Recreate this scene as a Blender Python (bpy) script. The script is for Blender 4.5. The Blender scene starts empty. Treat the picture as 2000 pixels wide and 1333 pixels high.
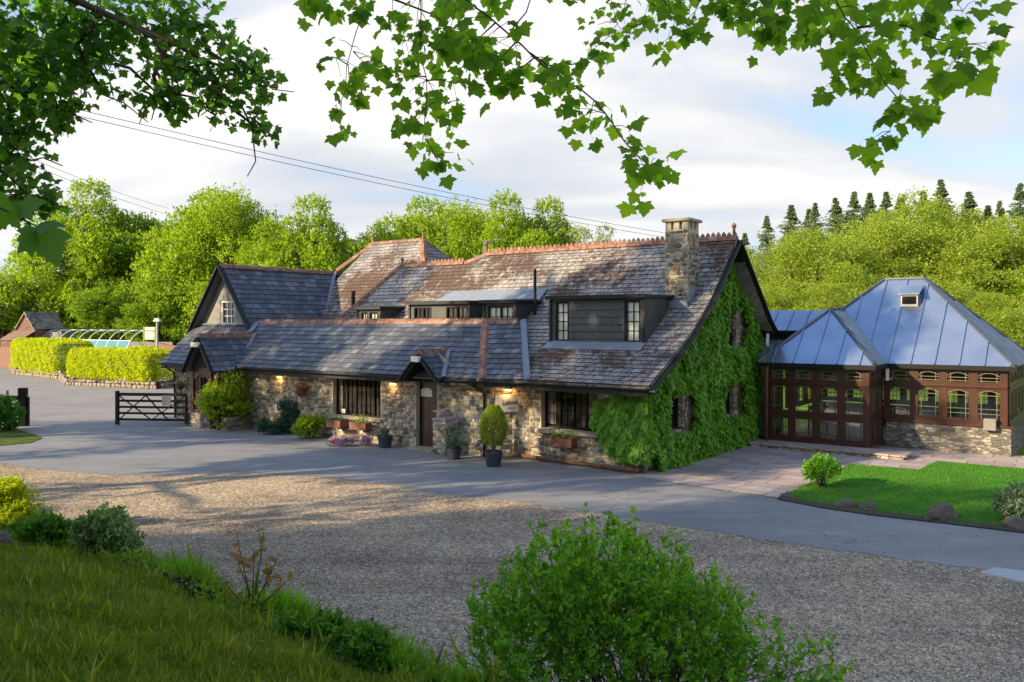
import bpy, bmesh, math, random
import numpy as np
from mathutils import Vector, Matrix
R = math.radians
random.seed(7); rng = np.random.default_rng(11)
SC = bpy.context.scene
COL = SC.collection

# ------------------------------------------------------------------ camera, world, sun, exposure
F = 1630.0; HY = 633.0; CAMZ = 3.6
cam_d = bpy.data.cameras.new('camera'); cam = bpy.data.objects.new('camera', cam_d); COL.objects.link(cam)
cam.location = (0, 0, CAMZ); cam.rotation_euler = (R(90), 0, 0)
cam_d.sensor_width = 36; cam_d.lens = F/2000*36
cam_d.shift_y = -(666.5-HY)/2000
cam_d.clip_start = 0.05; cam_d.clip_end = 3000
SC.camera = cam
SC.render.resolution_x = 1024; SC.render.resolution_y = 682

SUN_EL = R(21); SUN_TRAVEL = Vector((.92, .39, 0)).normalized()
sd = SUN_TRAVEL*math.cos(SUN_EL) + Vector((0, 0, -math.sin(SUN_EL)))
sl = bpy.data.lights.new('sun', 'SUN'); sun = bpy.data.objects.new('sun', sl); COL.objects.link(sun)
sl.energy = 5.0; sl.angle = R(.6); sl.color = (1.0, .80, .52)
sun.rotation_euler = sd.to_track_quat('-Z', 'Y').to_euler(); sun.location = (-30, -15, 30)

SC.view_settings.view_transform = 'Standard'; SC.view_settings.look = 'None'
SC.view_settings.gamma = 1; SC.view_settings.exposure = 1.2
SC.cycles.max_bounces = 6; SC.cycles.transparent_max_bounces = 10
SC.cycles.diffuse_bounces = 3; SC.cycles.transmission_bounces = 4; SC.cycles.glossy_bounces = 3

# ------------------------------------------------------------------ node helpers
class NT:
    def __init__(s, tree): s.t = tree; tree.nodes.clear()
    def n(s, typ, ins=None, **props):
        nd = s.t.nodes.new('ShaderNode'+typ)
        for k, v in props.items(): setattr(nd, k, v)
        for k, v in (ins or {}).items():
            sock = nd.inputs[k]
            if isinstance(v, tuple) and len(v) == 2 and hasattr(v[0], 'outputs'):
                s.t.links.new(v[0].outputs[v[1]], sock)
            elif hasattr(v, 'outputs'): s.t.links.new(v.outputs[0], sock)
            else:
                if isinstance(v, (tuple, list)) and len(v) == 3 and sock.type == 'RGBA': v = (*v, 1)
                sock.default_value = v
        return nd
    def ramp(s, fac, stops, interp='LINEAR'):
        nd = s.n('ValToRGB', {'Fac': fac}); cr = nd.color_ramp; cr.interpolation = interp
        while len(cr.elements) < len(stops): cr.elements.new(.5)
        for e, (p, c) in zip(cr.elements, stops):
            e.position = p; e.color = (*c, 1) if not isinstance(c, (int, float)) else (c, c, c, 1)
        return nd
    def math(s, op, a, b=0.0, clamp=False):
        nd = s.t.nodes.new('ShaderNodeMath'); nd.operation = op; nd.use_clamp = clamp
        for i, v in enumerate((a, b)):
            if isinstance(v, tuple): s.t.links.new(v[0].outputs[v[1]], nd.inputs[i])
            elif hasattr(v, 'outputs'): s.t.links.new(v.outputs[0], nd.inputs[i])
            else: nd.inputs[i].default_value = v
        return nd
    def mix(s, fac, a, b, blend='MIX'):
        nd = s.t.nodes.new('ShaderNodeMix'); nd.data_type = 'RGBA'; nd.blend_type = blend
        for idx, v in ((0, fac), (6, a), (7, b)):
            if isinstance(v, tuple) and hasattr(v[0], 'outputs'): s.t.links.new(v[0].outputs[v[1]], nd.inputs[idx])
            elif hasattr(v, 'outputs'):
                o = v.outputs[2] if v.bl_idname == 'ShaderNodeMix' else v.outputs[0]
                s.t.links.new(o, nd.inputs[idx])
            elif isinstance(v, (tuple, list)): nd.inputs[idx].default_value = (*v[:3], 1)
            else: nd.inputs[idx].default_value = v
        return nd
def co(nd): return (nd, 2) if nd.bl_idname == 'ShaderNodeMix' else (nd, 0)

def new_mat(name):
    m = bpy.data.materials.new(name); m.use_nodes = True
    return m, NT(m.node_tree)
def finish(nt, color, rough=.8, bump=None, bstr=.3, bdist=.01, metallic=0, spec=.5, **kw):
    ins = {'Roughness': rough, 'Metallic': metallic, 'Specular IOR Level': spec}
    ins['Base Color'] = co(color) if hasattr(color, 'outputs') else color
    if bump is not None:
        b = nt.n('Bump', {'Strength': bstr, 'Distance': bdist, 'Height': co(bump) if hasattr(bump, 'outputs') else bump})
        ins['Normal'] = b
    ins.update(kw)
    p = nt.n('BsdfPrincipled', ins)
    nt.n('OutputMaterial', {'Surface': p})
    return p
def simple(name, col, rough=.6, metallic=0, vary=.25, scale=6, bump=.15, bscale=40, spec=.5):
    m, t = new_mat(name)
    tc = t.n('TexCoord'); n1 = t.n('TexNoise', {'Vector': (tc, 3), 'Scale': scale, 'Detail': 6})
    f = t.math('MULTIPLY_ADD', (n1, 0), vary*2); f.inputs[2].default_value = 1-vary
    c = t.mix(1.0, col, (1, 1, 1), 'MULTIPLY'); t.t.links.new(f.outputs[0], c.inputs[7])
    n2 = t.n('TexNoise', {'Vector': (tc, 3), 'Scale': bscale, 'Detail': 4})
    finish(t, c, rough, n2, bump, .01, metallic, spec)
    return m

# ------------------------------------------------------------------ world
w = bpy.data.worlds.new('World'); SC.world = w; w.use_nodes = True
t = NT(w.node_tree)
sky = t.n('TexSky', sky_type='NISHITA', sun_disc=False, sun_elevation=SUN_EL,
          sun_rotation=math.atan2(-SUN_TRAVEL.x, -SUN_TRAVEL.y) % (2*math.pi))
sky.air_density = 1.0; sky.dust_density = 1.0; sky.ozone_density = 2.0
tc = t.n('TexCoord'); sp = t.n('SeparateXYZ', {0: (tc, 0)})
zz = t.math('MAXIMUM', (sp, 2), 0.0)
den = t.math('ADD', zz, .22)
cx = t.math('DIVIDE', (sp, 0), den); cy = t.math('DIVIDE', (sp, 1), den)
cv = t.n('CombineXYZ', {0: cx, 1: cy, 2: 0.0})
mp = t.n('Mapping', {'Vector': cv, 'Rotation': (0, 0, R(12)), 'Scale': (.6, 1.0, 1), 'Location': (3.1, 1.7, 0)})
n1 = t.n('TexNoise', {'Vector': mp, 'Scale': 1.3, 'Detail': 7, 'Roughness': .5, 'Distortion': .35})
n2 = t.n('TexNoise', {'Vector': mp, 'Scale': .55, 'Detail': 3})
hz = t.math('MULTIPLY', zz, -.32)                     # fewer clouds towards the zenith
s1 = t.math('ADD', (n1, 0), t.math('MULTIPLY', (n2, 0), .55))
s2 = t.math('ADD', s1, hz)
cl = t.ramp(s2, [(.47, 0.0), (.72, 1.0)]); cl.color_ramp.interpolation = 'EASE'
shade = t.ramp((n1, 0), [(.3, (3.1, 3.4, 4.0)), (.48, (4.2, 4.35, 4.6)), (.60, (5.6, 5.5, 5.35))])
skyb = t.mix(1.0, (sky, 0), (1.15, 1.25, 1.4), 'MULTIPLY')
skyc = t.mix((cl, 0), skyb, shade)
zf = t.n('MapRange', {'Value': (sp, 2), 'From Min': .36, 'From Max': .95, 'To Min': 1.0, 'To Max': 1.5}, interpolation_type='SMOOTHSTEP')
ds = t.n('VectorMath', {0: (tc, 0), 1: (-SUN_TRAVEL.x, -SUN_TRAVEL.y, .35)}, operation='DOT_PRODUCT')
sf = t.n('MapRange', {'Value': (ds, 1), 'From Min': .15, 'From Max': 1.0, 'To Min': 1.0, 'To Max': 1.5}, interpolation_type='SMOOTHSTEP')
st_ = t.math('MULTIPLY', (zf, 0), (sf, 0)); st2 = t.math('MULTIPLY', st_, .085)  # extra sky brightness overhead and towards the sun, added to lift the shade
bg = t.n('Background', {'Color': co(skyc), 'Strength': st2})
t.n('OutputWorld', {'Surface': bg})

# ------------------------------------------------------------------ geometry helpers
def P(px, py, Y): return Vector(((px-1000)/F*Y, Y, CAMZ-(py-HY)/F*Y))
def G(px, py, z=0.0):
    Y = F*(CAMZ-z)/(py-HY); return Vector(((px-1000)/F*Y, Y, z))
H0 = Vector((2.91, 19.76, 0)); UX = Vector((.7996, -.6006, 0)); VX = Vector((.6006, .7996, 0)); HROT = math.atan2(UX.y, UX.x)
def H(u, v, z=0.0): return H0 + UX*u + VX*v + Vector((0, 0, z))
def toH(p): d = Vector(p)-H0; return Vector((d.dot(UX), d.dot(VX), p[2]))
def U(px, v):
    p = (px-1000)/F
    return (p*(H0.y+VX.y*v)-(H0.x+VX.x*v))/(UX.x-UX.y*p)
def V(px, u):
    p = (px-1000)/F
    return (p*(H0.y+UX.y*u)-(H0.x+UX.x*u))/(VX.x-VX.y*p)
def ZP(py, u, v): return CAMZ-(py-HY)/F*H(u, v).y

class MB:
    def __init__(s): s.v = []; s.f = []; s.m = []
    def add(s, vs, fs, m=0):
        o = len(s.v); s.v += [tuple(x) for x in vs]
        for f in fs: s.f.append(tuple(i+o for i in f)); s.m.append(m)
    def box(s, x0, x1, y0, y1, z0, z1, m=0):
        s.add([(x0,y0,z0),(x1,y0,z0),(x1,y1,z0),(x0,y1,z0),(x0,y0,z1),(x1,y0,z1),(x1,y1,z1),(x0,y1,z1)],
              [(0,3,2,1),(4,5,6,7),(0,1,5,4),(1,2,6,5),(2,3,7,6),(3,0,4,7)], m)
    def beam(s, a, b, w, h, up=(0,0,1), m=0):
        a = Vector(a); b = Vector(b); d = (b-a).normalized(); up = Vector(up)
        if abs(d.dot(up)) > .99: up = Vector((0, 1, 0))
        x = d.cross(up).normalized()*w/2; y = x.cross(d).normalized()*h/2
        vs = [p+sx*x+sy*y for p in (a, b) for sx, sy in ((-1,-1),(1,-1),(1,1),(-1,1))]
        s.add(vs, [(3,2,1,0),(4,5,6,7),(0,1,5,4),(1,2,6,5),(2,3,7,6),(3,0,4,7)], m)
    def tube(s, pts, rad, seg=8, m=0, cap=True):
        pts = [Vector(p) for p in pts]; n = len(pts)
        if not isinstance(rad, (list, tuple)): rad = [rad]*n
        rings = []; prev = None
        for i, p in enumerate(pts):
            d = (pts[min(i+1, n-1)]-pts[max(i-1, 0)]).normalized()
            if prev is None:
                up = Vector((0,0,1)) if abs(d.z) < .9 else Vector((1,0,0)); x = d.cross(up).normalized()
            else: x = (prev-d*prev.dot(d)).normalized()
            prev = x; y = d.cross(x)
            rings.append([p+(x*math.cos(a)+y*math.sin(a))*rad[i] for a in [2*math.pi*k/seg for k in range(seg)]])
        vs = [q for r in rings for q in r]; fs = []
        for i in range(n-1):
            for k in range(seg):
                a = i*seg+k; b = i*seg+(k+1) % seg; fs.append((a, b, b+seg, a+seg))
        if cap: fs.append(tuple(range(seg))[::-1]); fs.append(tuple((n-1)*seg+k for k in range(seg)))
        s.add(vs, fs, m)
    def lathe(s, c, prof, seg=20, m=0):
        c = Vector(c); vs = []; fs = []
        for r, z in prof:
            for k in range(seg):
                a = 2*math.pi*k/seg; vs.append(c+Vector((r*math.cos(a), r*math.sin(a), z)))
        for i in range(len(prof)-1):
            for k in range(seg):
                a = i*seg+k; b = i*seg+(k+1) % seg; fs.append((a, b, b+seg, a+seg))
        fs.append(tuple(range(seg))[::-1]); fs.append(tuple((len(prof)-1)*seg+k for k in range(seg)))
        s.add(vs, fs, m)
    def prism(s, poly, off, m=0):
        n = len(poly); off = Vector(off); a = [Vector(p) for p in poly]; b = [p+off for p in a]
        s.add(a+b, [tuple(range(n))[::-1], tuple(range(n, 2*n))]+[(i, (i+1) % n, n+(i+1) % n, n+i) for i in range(n)], m)
    def build(s, name, mats, parent=None, smooth=False, bevel=0):
        me = bpy.data.meshes.new(name); me.from_pydata(s.v, [], s.f)
        if not isinstance(mats, (list, tuple)): mats = [mats]
        for m in mats: me.materials.append(m)
        if len(mats) > 1: me.polygons.foreach_set('material_index', s.m)
        bm = bmesh.new(); bm.from_mesh(me); bmesh.ops.recalc_face_normals(bm, faces=bm.faces)
        if bevel:
            bmesh.ops.bevel(bm, geom=[e for e in bm.edges if e.is_manifold and e.calc_face_angle(0) > .6], offset=bevel, segments=2, affect='EDGES', clamp_overlap=True)
        bm.to_mesh(me); bm.free()
        if smooth: me.polygons.foreach_set('use_smooth', [True]*len(me.polygons))
        me.update()
        o = bpy.data.objects.new(name, me); COL.objects.link(o); o.parent = parent
        return o

def tag(o, label=None, cat=None, group=None, kind=None):
    if label: o['label'] = label
    if cat: o['category'] = cat
    if group: o['group'] = group
    if kind: o['kind'] = kind
    return o
def thing(name, label, cat, loc=(0,0,0), rz=0, group=None):
    o = bpy.data.objects.new(name, None); COL.objects.link(o); o.location = loc; o.rotation_euler = (0,0,rz)
    o.empty_display_size = .3
    return tag(o, label, cat, group)
def copy_tree(o, parent=None):
    c = o.copy(); COL.objects.link(c); c.parent = parent
    for ch in list(o.children): copy_tree(ch, c)
    return c

# --- vectorised leaf clouds
def leaf_mesh(name, parts, mats, parent=None):
    """parts: list of (P,T,N,S,template verts, template faces, mat idx)"""
    VS = []; LI = []; LT = []; MI = []; off = 0
    for (Pp, T, N, S, tv, tf, mi) in parts:
        n = len(Pp)
        if n == 0: continue
        T = T/np.linalg.norm(T, axis=1, keepdims=True).clip(1e-6)
        B = np.cross(T, N); B /= np.linalg.norm(B, axis=1, keepdims=True).clip(1e-6)
        N2 = np.cross(B, T)
        tv = np.asarray(tv, float)
        vs = Pp[:, None]+S[:, None, None]*(tv[None, :, 0:1]*B[:, None]+tv[None, :, 1:2]*T[:, None]+tv[None, :, 2:3]*N2[:, None])
        VS.append(vs.reshape(-1, 3)); k = len(tv)
        fl = np.concatenate([np.array(f) for f in tf]); lt = np.array([len(f) for f in tf])
        LI.append((fl[None]+(np.arange(n)*k)[:, None]+off).ravel()); LT.append(np.tile(lt, n))
        MI.append(np.full(n*len(tf), mi)); off += n*k
    VS = np.concatenate(VS).astype(np.float32); LI = np.concatenate(LI).astype(np.int32)
    LT = np.concatenate(LT).astype(np.int32); MI = np.concatenate(MI).astype(np.int32)
    me = bpy.data.meshes.new(name)
    me.vertices.add(len(VS)); me.vertices.foreach_set('co', VS.ravel())
    me.loops.add(len(LI)); me.loops.foreach_set('vertex_index', LI)
    me.polygons.add(len(LT)); ls = np.concatenate([[0], np.cumsum(LT)[:-1]]).astype(np.int32)
    me.polygons.foreach_set('loop_start', ls); me.polygons.foreach_set('loop_total', LT)
    if not isinstance(mats, (list, tuple)): mats = [mats]
    for m in mats: me.materials.append(m)
    me.polygons.foreach_set('material_index', MI)
    me.update(calc_edges=True)
    o = bpy.data.objects.new(name, me); COL.objects.link(o); o.parent = parent
    return o
L_DIA = ([(0,0,0),(.30,.45,.06),(0,1,-.05),(-.30,.45,.06)], [(0,1,2,3)])
L_OVAL = ([(0,0,0),(.20,.22,.05),(.25,.55,.06),(0,1,-.08),(-.25,.55,.06),(-.20,.22,.05)], [(0,1,2,3),(0,3,4,5)])
L_IVY = ([(0,0,0),(.42,-.02,-.06),(.34,.38,.0),(.30,.62,-.02),(0,1,-.12),(-.30,.62,-.02),(-.34,.38,0),(-.42,-.02,-.06)], [(0,1,2,3,4),(0,4,5,6,7)])
_mh = [(0,0),(.12,-.06),(.30,-.10),(.52,-.07),(.47,.04),(.44,.11),(.56,.17),(.66,.27),(.80,.45),(.62,.46),(.52,.52),(.42,.48),(.38,.56),(.40,.68),(.27,.72),(.17,.86),(0,1.04)]
_mz = lambda x, y: .12*abs(x)-.30*max(0, y-.35)**2-.25*x*x
L_MAPLE = ([(x, y, _mz(x, y)) for x, y in _mh]+[(-x, y, _mz(x, y)) for x, y in _mh[1:-1]]+[(-.011,-.7,.1),(.011,-.7,.1)],
           [tuple(range(17)), tuple([0, 16]+[17+i for i in range(14, -1, -1)]), (33-1, 33-1+0, 0)])
_nm = len(L_MAPLE[0]); L_MAPLE = (L_MAPLE[0], [L_MAPLE[1][0], L_MAPLE[1][1], (_nm-2, _nm-1, 0)])
L_BLADE = ([(-.02,0,0),(.02,0,0),(.016,.5,.06),(-.016,.5,.06),(0,1,.24)], [(0,1,2,3),(3,2,4)])
L_NEEDLE = ([(-.10,0,0),(.10,0,0),(.05,.7,0),(0,1,-.05),(-.05,.7,0)], [(0,1,2,3,4)])
def unit(a): return a/np.linalg.norm(a, axis=-1, keepdims=True).clip(1e-9)
def rdir(n): return unit(rng.normal(size=(n, 3)))
def sprigs(Pp, D, L, k, size, spread=.9, up=.35, tpl=L_OVAL, mi=0):
    """k leaves set along each sprig"""
    n = len(Pp); tt = rng.uniform(.1, 1.0, (n, k)); r = rdir(n*k).reshape(n, k, 3)
    L = np.broadcast_to(np.asarray(L, float), (n,))
    pos = Pp[:, None]+D[:, None]*(L[:, None]*tt)[..., None]+r*.02*L[:, None, None]
    T = D[:, None]*.6+r*spread
    N = rdir(n*k).reshape(n, k, 3)*.7+np.array([0, 0, up+.3])
    S = size*rng.uniform(.6, 1.15, (n, k))
    return (pos.reshape(-1, 3), T.reshape(-1, 3), N.reshape(-1, 3), S.ravel(), tpl[0], tpl[1], mi)
def puff_pts(n, c, rad, shell=.55, flat=1.0):
    d = rdir(n); r = (shell+(1-shell)*rng.random(n)**.6)
    s = np.array([1, 1, flat]); return np.array(c)+d*r[:, None]*rad*s, unit(d*np.array([1, 1, 1/flat]))
# ------------------------------------------------------------------ materials
def leaf_mat(name, a, b, c=None, transl=.45, scale=.6, rough=.5, tb=1.5):
    m, t = new_mat(name); tc = t.n('TexCoord'); geo = t.n('NewGeometry')
    n1 = t.n('TexNoise', {'Vector': (tc, 3), 'Scale': scale, 'Detail': 3})
    f = t.math('ADD', t.math('MULTIPLY', (geo, 'Random Per Island'), .6), t.math('MULTIPLY', (n1, 0), .5))
    st = [(.2, a), (.8, b)]
    if c: st.append((.98, c))
    cr = t.ramp(f, st)
    d = t.n('BsdfPrincipled', {'Base Color': cr, 'Roughness': rough, 'Specular IOR Level': .3})
    bright = t.mix(1.0, cr, (tb*1.02, tb, tb*.5), 'MULTIPLY')
    tr = t.n('BsdfTranslucent', {'Color': co(bright)})
    mx = t.n('MixShader', {0: transl, 1: d, 2: tr}); t.n('OutputMaterial', {'Surface': mx}); return m
M = {}
M['leaf_lime'] = leaf_mat('leaf_lime', (.13,.23,.014), (.31,.43,.022))
M['leaf_mid'] = leaf_mat('leaf_mid', (.09,.18,.014), (.24,.38,.025))
M['leaf_birch'] = leaf_mat('leaf_birch', (.14,.21,.02), (.31,.39,.045))
M['leaf_gold'] = leaf_mat('leaf_gold', (.30,.37,.008), (.50,.56,.015))
M['leaf_conifer'] = leaf_mat('leaf_conifer', (.09,.15,.075), (.20,.28,.13), transl=.15)  # lightened green, with distance haze put into the leaf colour
M['leaf_syc'] = leaf_mat('leaf_syc', (.06,.14,.012), (.17,.29,.02), (.26,.40,.03), transl=.76, scale=3, tb=2.7)
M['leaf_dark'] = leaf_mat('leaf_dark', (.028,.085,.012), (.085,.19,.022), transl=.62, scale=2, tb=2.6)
M['leaf_ivy'] = leaf_mat('leaf_ivy', (.055,.18,.016), (.18,.40,.030), (.32,.50,.05), transl=.35, scale=1.0, tb=1.9)
M['leaf_priv'] = leaf_mat('leaf_priv', (.05,.16,.012), (.19,.40,.025), (.36,.42,.03), transl=.5, scale=2.5, tb=2.0)
M['leaf_var'] = leaf_mat('leaf_var', (.07,.16,.03), (.30,.42,.16), (.55,.60,.38), transl=.35, scale=4)
M['leaf_blue'] = leaf_mat('leaf_blue', (.03,.08,.05), (.08,.16,.10), transl=.2)
M['leaf_red'] = leaf_mat('leaf_red', (.12,.20,.02), (.42,.16,.03), (.55,.06,.04), transl=.4, scale=3)
M['leaf_sage'] = leaf_mat('leaf_sage', (.09,.15,.07), (.20,.28,.15), transl=.25, scale=5)
M['grass'] = leaf_mat('grass', (.06,.11,.010), (.21,.28,.022), (.42,.33,.10), transl=.4, scale=2.2, tb=1.9)
M['grass_lawn'] = leaf_mat('grass_lawn', (.035,.12,.010), (.085,.20,.014), (.18,.24,.04), transl=.25, scale=.8)
M['leaf_deep_green'] = leaf_mat('leaf_deep_green', (.012,.035,.010), (.035,.08,.02), transl=.15, scale=4)  # very dark green leaves of the trailing ground cover
M['leaf_litter'] = leaf_mat('leaf_litter', (.09,.06,.03), (.24,.20,.07), transl=.1, scale=3)
M['petal_pink'] = simple('petal_pink', (.62,.30,.55), .6)
M['petal_purple'] = simple('petal_purple', (.30,.10,.55), .6)
M['petal_magenta'] = simple('petal_magenta', (.75,.03,.25), .6)
M['petal_red'] = simple('petal_red', (.65,.02,.02), .6)
M['bark'] = simple('bark', (.10,.075,.05), .9, bump=.8, bscale=18)
M['twig'] = simple('twig', (.055,.04,.03), .9)
M['black'] = simple('black_paint', (.009,.010,.012), .5, vary=.4, spec=.3)
M['blackw'] = simple('black_wood', (.010,.009,.009), .7, vary=.4, bump=.3, spec=.2)
M['lead'] = simple('lead_flashing', (.17,.20,.24), .6, metallic=.2, vary=.25, bump=.5, bscale=9)
M['white'] = simple('white_paint', (.72,.72,.70), .5, vary=.1)
M['cream'] = simple('cream_panel', (.66,.62,.50), .5, vary=.08, bump=.05)
M['came'] = simple('pale_glazing_bar', (.15,.11,.085), .4, vary=.3)
M['mahog'] = simple('mahogany', (.050,.017,.010), .32, vary=.4, scale=3, bump=.1)
M['brown_door'] = simple('brown_door', (.045,.016,.012), .35, vary=.3)
M['rust'] = simple('rusty_pipe', (.12,.055,.035), .8, vary=.6, bump=.6)
M['seam'] = simple('dark_seam', (.10,.12,.15), .4, metallic=.6)
M['moss'] = simple('moss', (.070,.040,.026), .95, vary=.4, bump=.6)
M['planter'] = simple('planter_wood', (.14,.042,.026), .6, vary=.35, bump=.4)
M['pot'] = simple('pot_plastic', (.028,.035,.045), .5, vary=.3)
M['soil'] = simple('soil', (.045,.032,.022), .95, bump=1, bscale=30)
M['steel'] = simple('steel', (.5,.5,.5), .3, metallic=.9)
M['curtain'] = simple('curtain', (.62,.60,.55), .9, vary=.15)
M['fence'] = simple('fence_timber', (.17,.085,.055), .8, vary=.4, bump=.4)
M['rock'] = simple('rock', (.10,.082,.062), .9, vary=.6, scale=7, bump=1, bscale=14)
M['ink'] = simple('ink', (.02,.02,.025), .6)
M['render_grey'] = simple('grey_render', (.175,.165,.155), .85, vary=.3, scale=2.5)
M['stone_trim'] = simple('stone_trim', (.30,.26,.20), .85, vary=.4, bump=.6)
M['wood_floor'] = simple('wood_floor', (.22,.12,.06), .4, vary=.4, scale=3)
M['wire'] = simple('wire', (.03,.03,.035), .6)
M['concrete'] = simple('concrete', (.34,.35,.36), .9, vary=.15)

def terracotta():
    m, t = new_mat('terracotta'); tc = t.n('TexCoord'); geo = t.n('NewGeometry')
    n1 = t.n('TexNoise', {'Vector': (tc, 3), 'Scale': 5, 'Detail': 8, 'Roughness': .7})
    c = t.ramp((n1, 0), [(.32, (.09,.042,.03)), (.48, (.20,.09,.055)), (.58, (.27,.16,.11)), (.68, (.33,.30,.25))])
    finish(t, c, .85, n1, .5, .02); return m
M['terra'] = terracotta()
def slate(name, lichen, moss, base=((.030,.034,.044), (.085,.092,.108)), speck=.5):
    m, t = new_mat(name); tc = t.n('TexCoord'); geo = t.n('NewGeometry')
    c0 = t.ramp((geo, 'Random Per Island'), [(0, base[0]), (.75, base[1]), (1, tuple(x*1.9 for x in base[1]))])
    n1 = t.n('TexNoise', {'Vector': (tc, 3), 'Scale': 11, 'Detail': 9, 'Roughness': .8})
    n2 = t.n('TexNoise', {'Vector': (tc, 3), 'Scale': .5, 'Detail': 3, 'Roughness': .6})
    n3 = t.n('TexNoise', {'Vector': (tc, 3), 'Scale': 5, 'Detail': 8, 'Roughness': .85})
    c1 = t.mix(t.ramp((n1, 0), [(.35, 0.0), (.7, .5)]), c0, (.12,.125,.135))
    sp_ = t.n('TexNoise', {'Vector': (tc, 3), 'Scale': 22, 'Detail': 3, 'Roughness': .6})
    lm = t.math('ADD', t.math('MULTIPLY', (sp_, 0), .7), t.math('ADD', t.math('MULTIPLY', (n3, 0), .4), t.math('MULTIPLY', (n2, 0), .5)))
    lr = t.ramp(lm, [(.86-lichen, 0.0), (.93-lichen, speck)])
    c2 = t.mix(lr, c1, (.38,.35,.31))
    n4 = t.n('TexNoise', {'Vector': (tc, 3), 'Scale': .45, 'Detail': 3, 'Roughness': .6, 'W': 3}, noise_dimensions='4D')
    mm = t.math('ADD', (n3, 0), t.math('MULTIPLY', (n4, 0), .9)); mr = t.ramp(mm, [(1.12-moss, 0.0), (1.18-moss, .92)])
    c3 = t.mix(mr, c2, (.080,.046,.030))
    rg = t.ramp(mr, [(0, .5), (1, .95)])
    finish(t, c3, rg, n1, .4, .012, spec=.35); return m
M['slate'] = slate('blue_slate', -.03, -.02, ((.034,.041,.052), (.080,.094,.116)), .35)
M['slate_old'] = slate('lichened_slate', .09, .125, ((.075,.066,.060), (.19,.170,.152)), .8)
M['slate_mossy'] = slate('mossy_slate', .12, .17, ((.055,.058,.066), (.16,.165,.175)), .9)
M['slate_hung'] = simple('hung_slate', (.040,.043,.043), .6, vary=.5, scale=2.5, bump=.3, bscale=25)

def rubble(name, scale, cols, zs=1.6, mortar=(.36,.31,.23), mw=.035, bs=.9):
    m, t = new_mat(name); tc = t.n('TexCoord')
    nz = t.n('TexNoise', {'Vector': (tc, 3), 'Scale': 3.0, 'Detail': 2})
    wv = t.n('VectorMath', {0: (nz, 1), 1: (.12,.12,.12)}, operation='MULTIPLY')
    ad = t.n('VectorMath', {0: (tc, 3), 1: wv}, operation='ADD')
    mp = t.n('Mapping', {'Vector': ad, 'Scale': (1, 1, zs)})
    v1 = t.n('TexVoronoi', {'Vector': mp, 'Scale': scale, 'Randomness': .95})
    v2 = t.n('TexVoronoi', {'Vector': mp, 'Scale': scale, 'Randomness': .95}, feature='DISTANCE_TO_EDGE')
    s = t.n('SeparateColor', {0: (v1, 'Color')})
    n = len(cols); cr = t.ramp((s, 0), [(i/n, c) for i, c in enumerate(cols)], 'CONSTANT')
    n1 = t.n('TexNoise', {'Vector': (tc, 3), 'Scale': 22, 'Detail': 8, 'Roughness': .7})
    c1 = t.mix(.85, cr, t.ramp((n1, 0), [(.3, .45), (.7, 1.45)]), 'MULTIPLY')
    big = t.n('TexNoise', {'Vector': (tc, 3), 'Scale': .8, 'Detail': 4})
    c1 = t.mix(.6, c1, t.ramp((big, 0), [(.35, .65), (.65, 1.25)]), 'MULTIPLY')
    ms = t.ramp((v2, 0), [(mw*.5, 1.0), (mw*1.6, 0.0)])
    c2 = t.mix(ms, c1, mortar)
    hh = t.ramp((v2, 0), [(0, 0.0), (mw*3, 1.0)]); hb = t.math('ADD', (hh, 0), t.math('MULTIPLY', (n1, 0), .5))
    finish(t, c2, .9, hb, bs, .035); return m
M['stone'] = rubble('rubble_stone', 6.6, [(.32,.27,.19), (.13,.10,.07), (.40,.35,.26), (.10,.095,.09), (.24,.20,.145), (.44,.40,.32), (.28,.17,.08), (.19,.175,.155), (.34,.30,.22), (.15,.13,.11), (.38,.33,.24)])
M['stone_dwarf'] = rubble('dwarf_wall_stone', 5.5, [(.21,.18,.15), (.11,.10,.085), (.29,.26,.22), (.15,.135,.115), (.09,.085,.08), (.23,.20,.16)], zs=3.0, mortar=(.20,.18,.15), mw=.03)
M['stone_low'] = rubble('low_wall_stone', 4.0, [(.36,.28,.18), (.22,.17,.11), (.45,.40,.32), (.28,.24,.19)], zs=1.4, mortar=(.12,.09,.05), mw=.05)
M['brick'] = rubble('weathered_brick', 7, [(.22,.10,.07), (.17,.08,.06), (.27,.14,.10), (.20,.12,.09)], zs=2.2, mortar=(.26,.20,.16))

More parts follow.
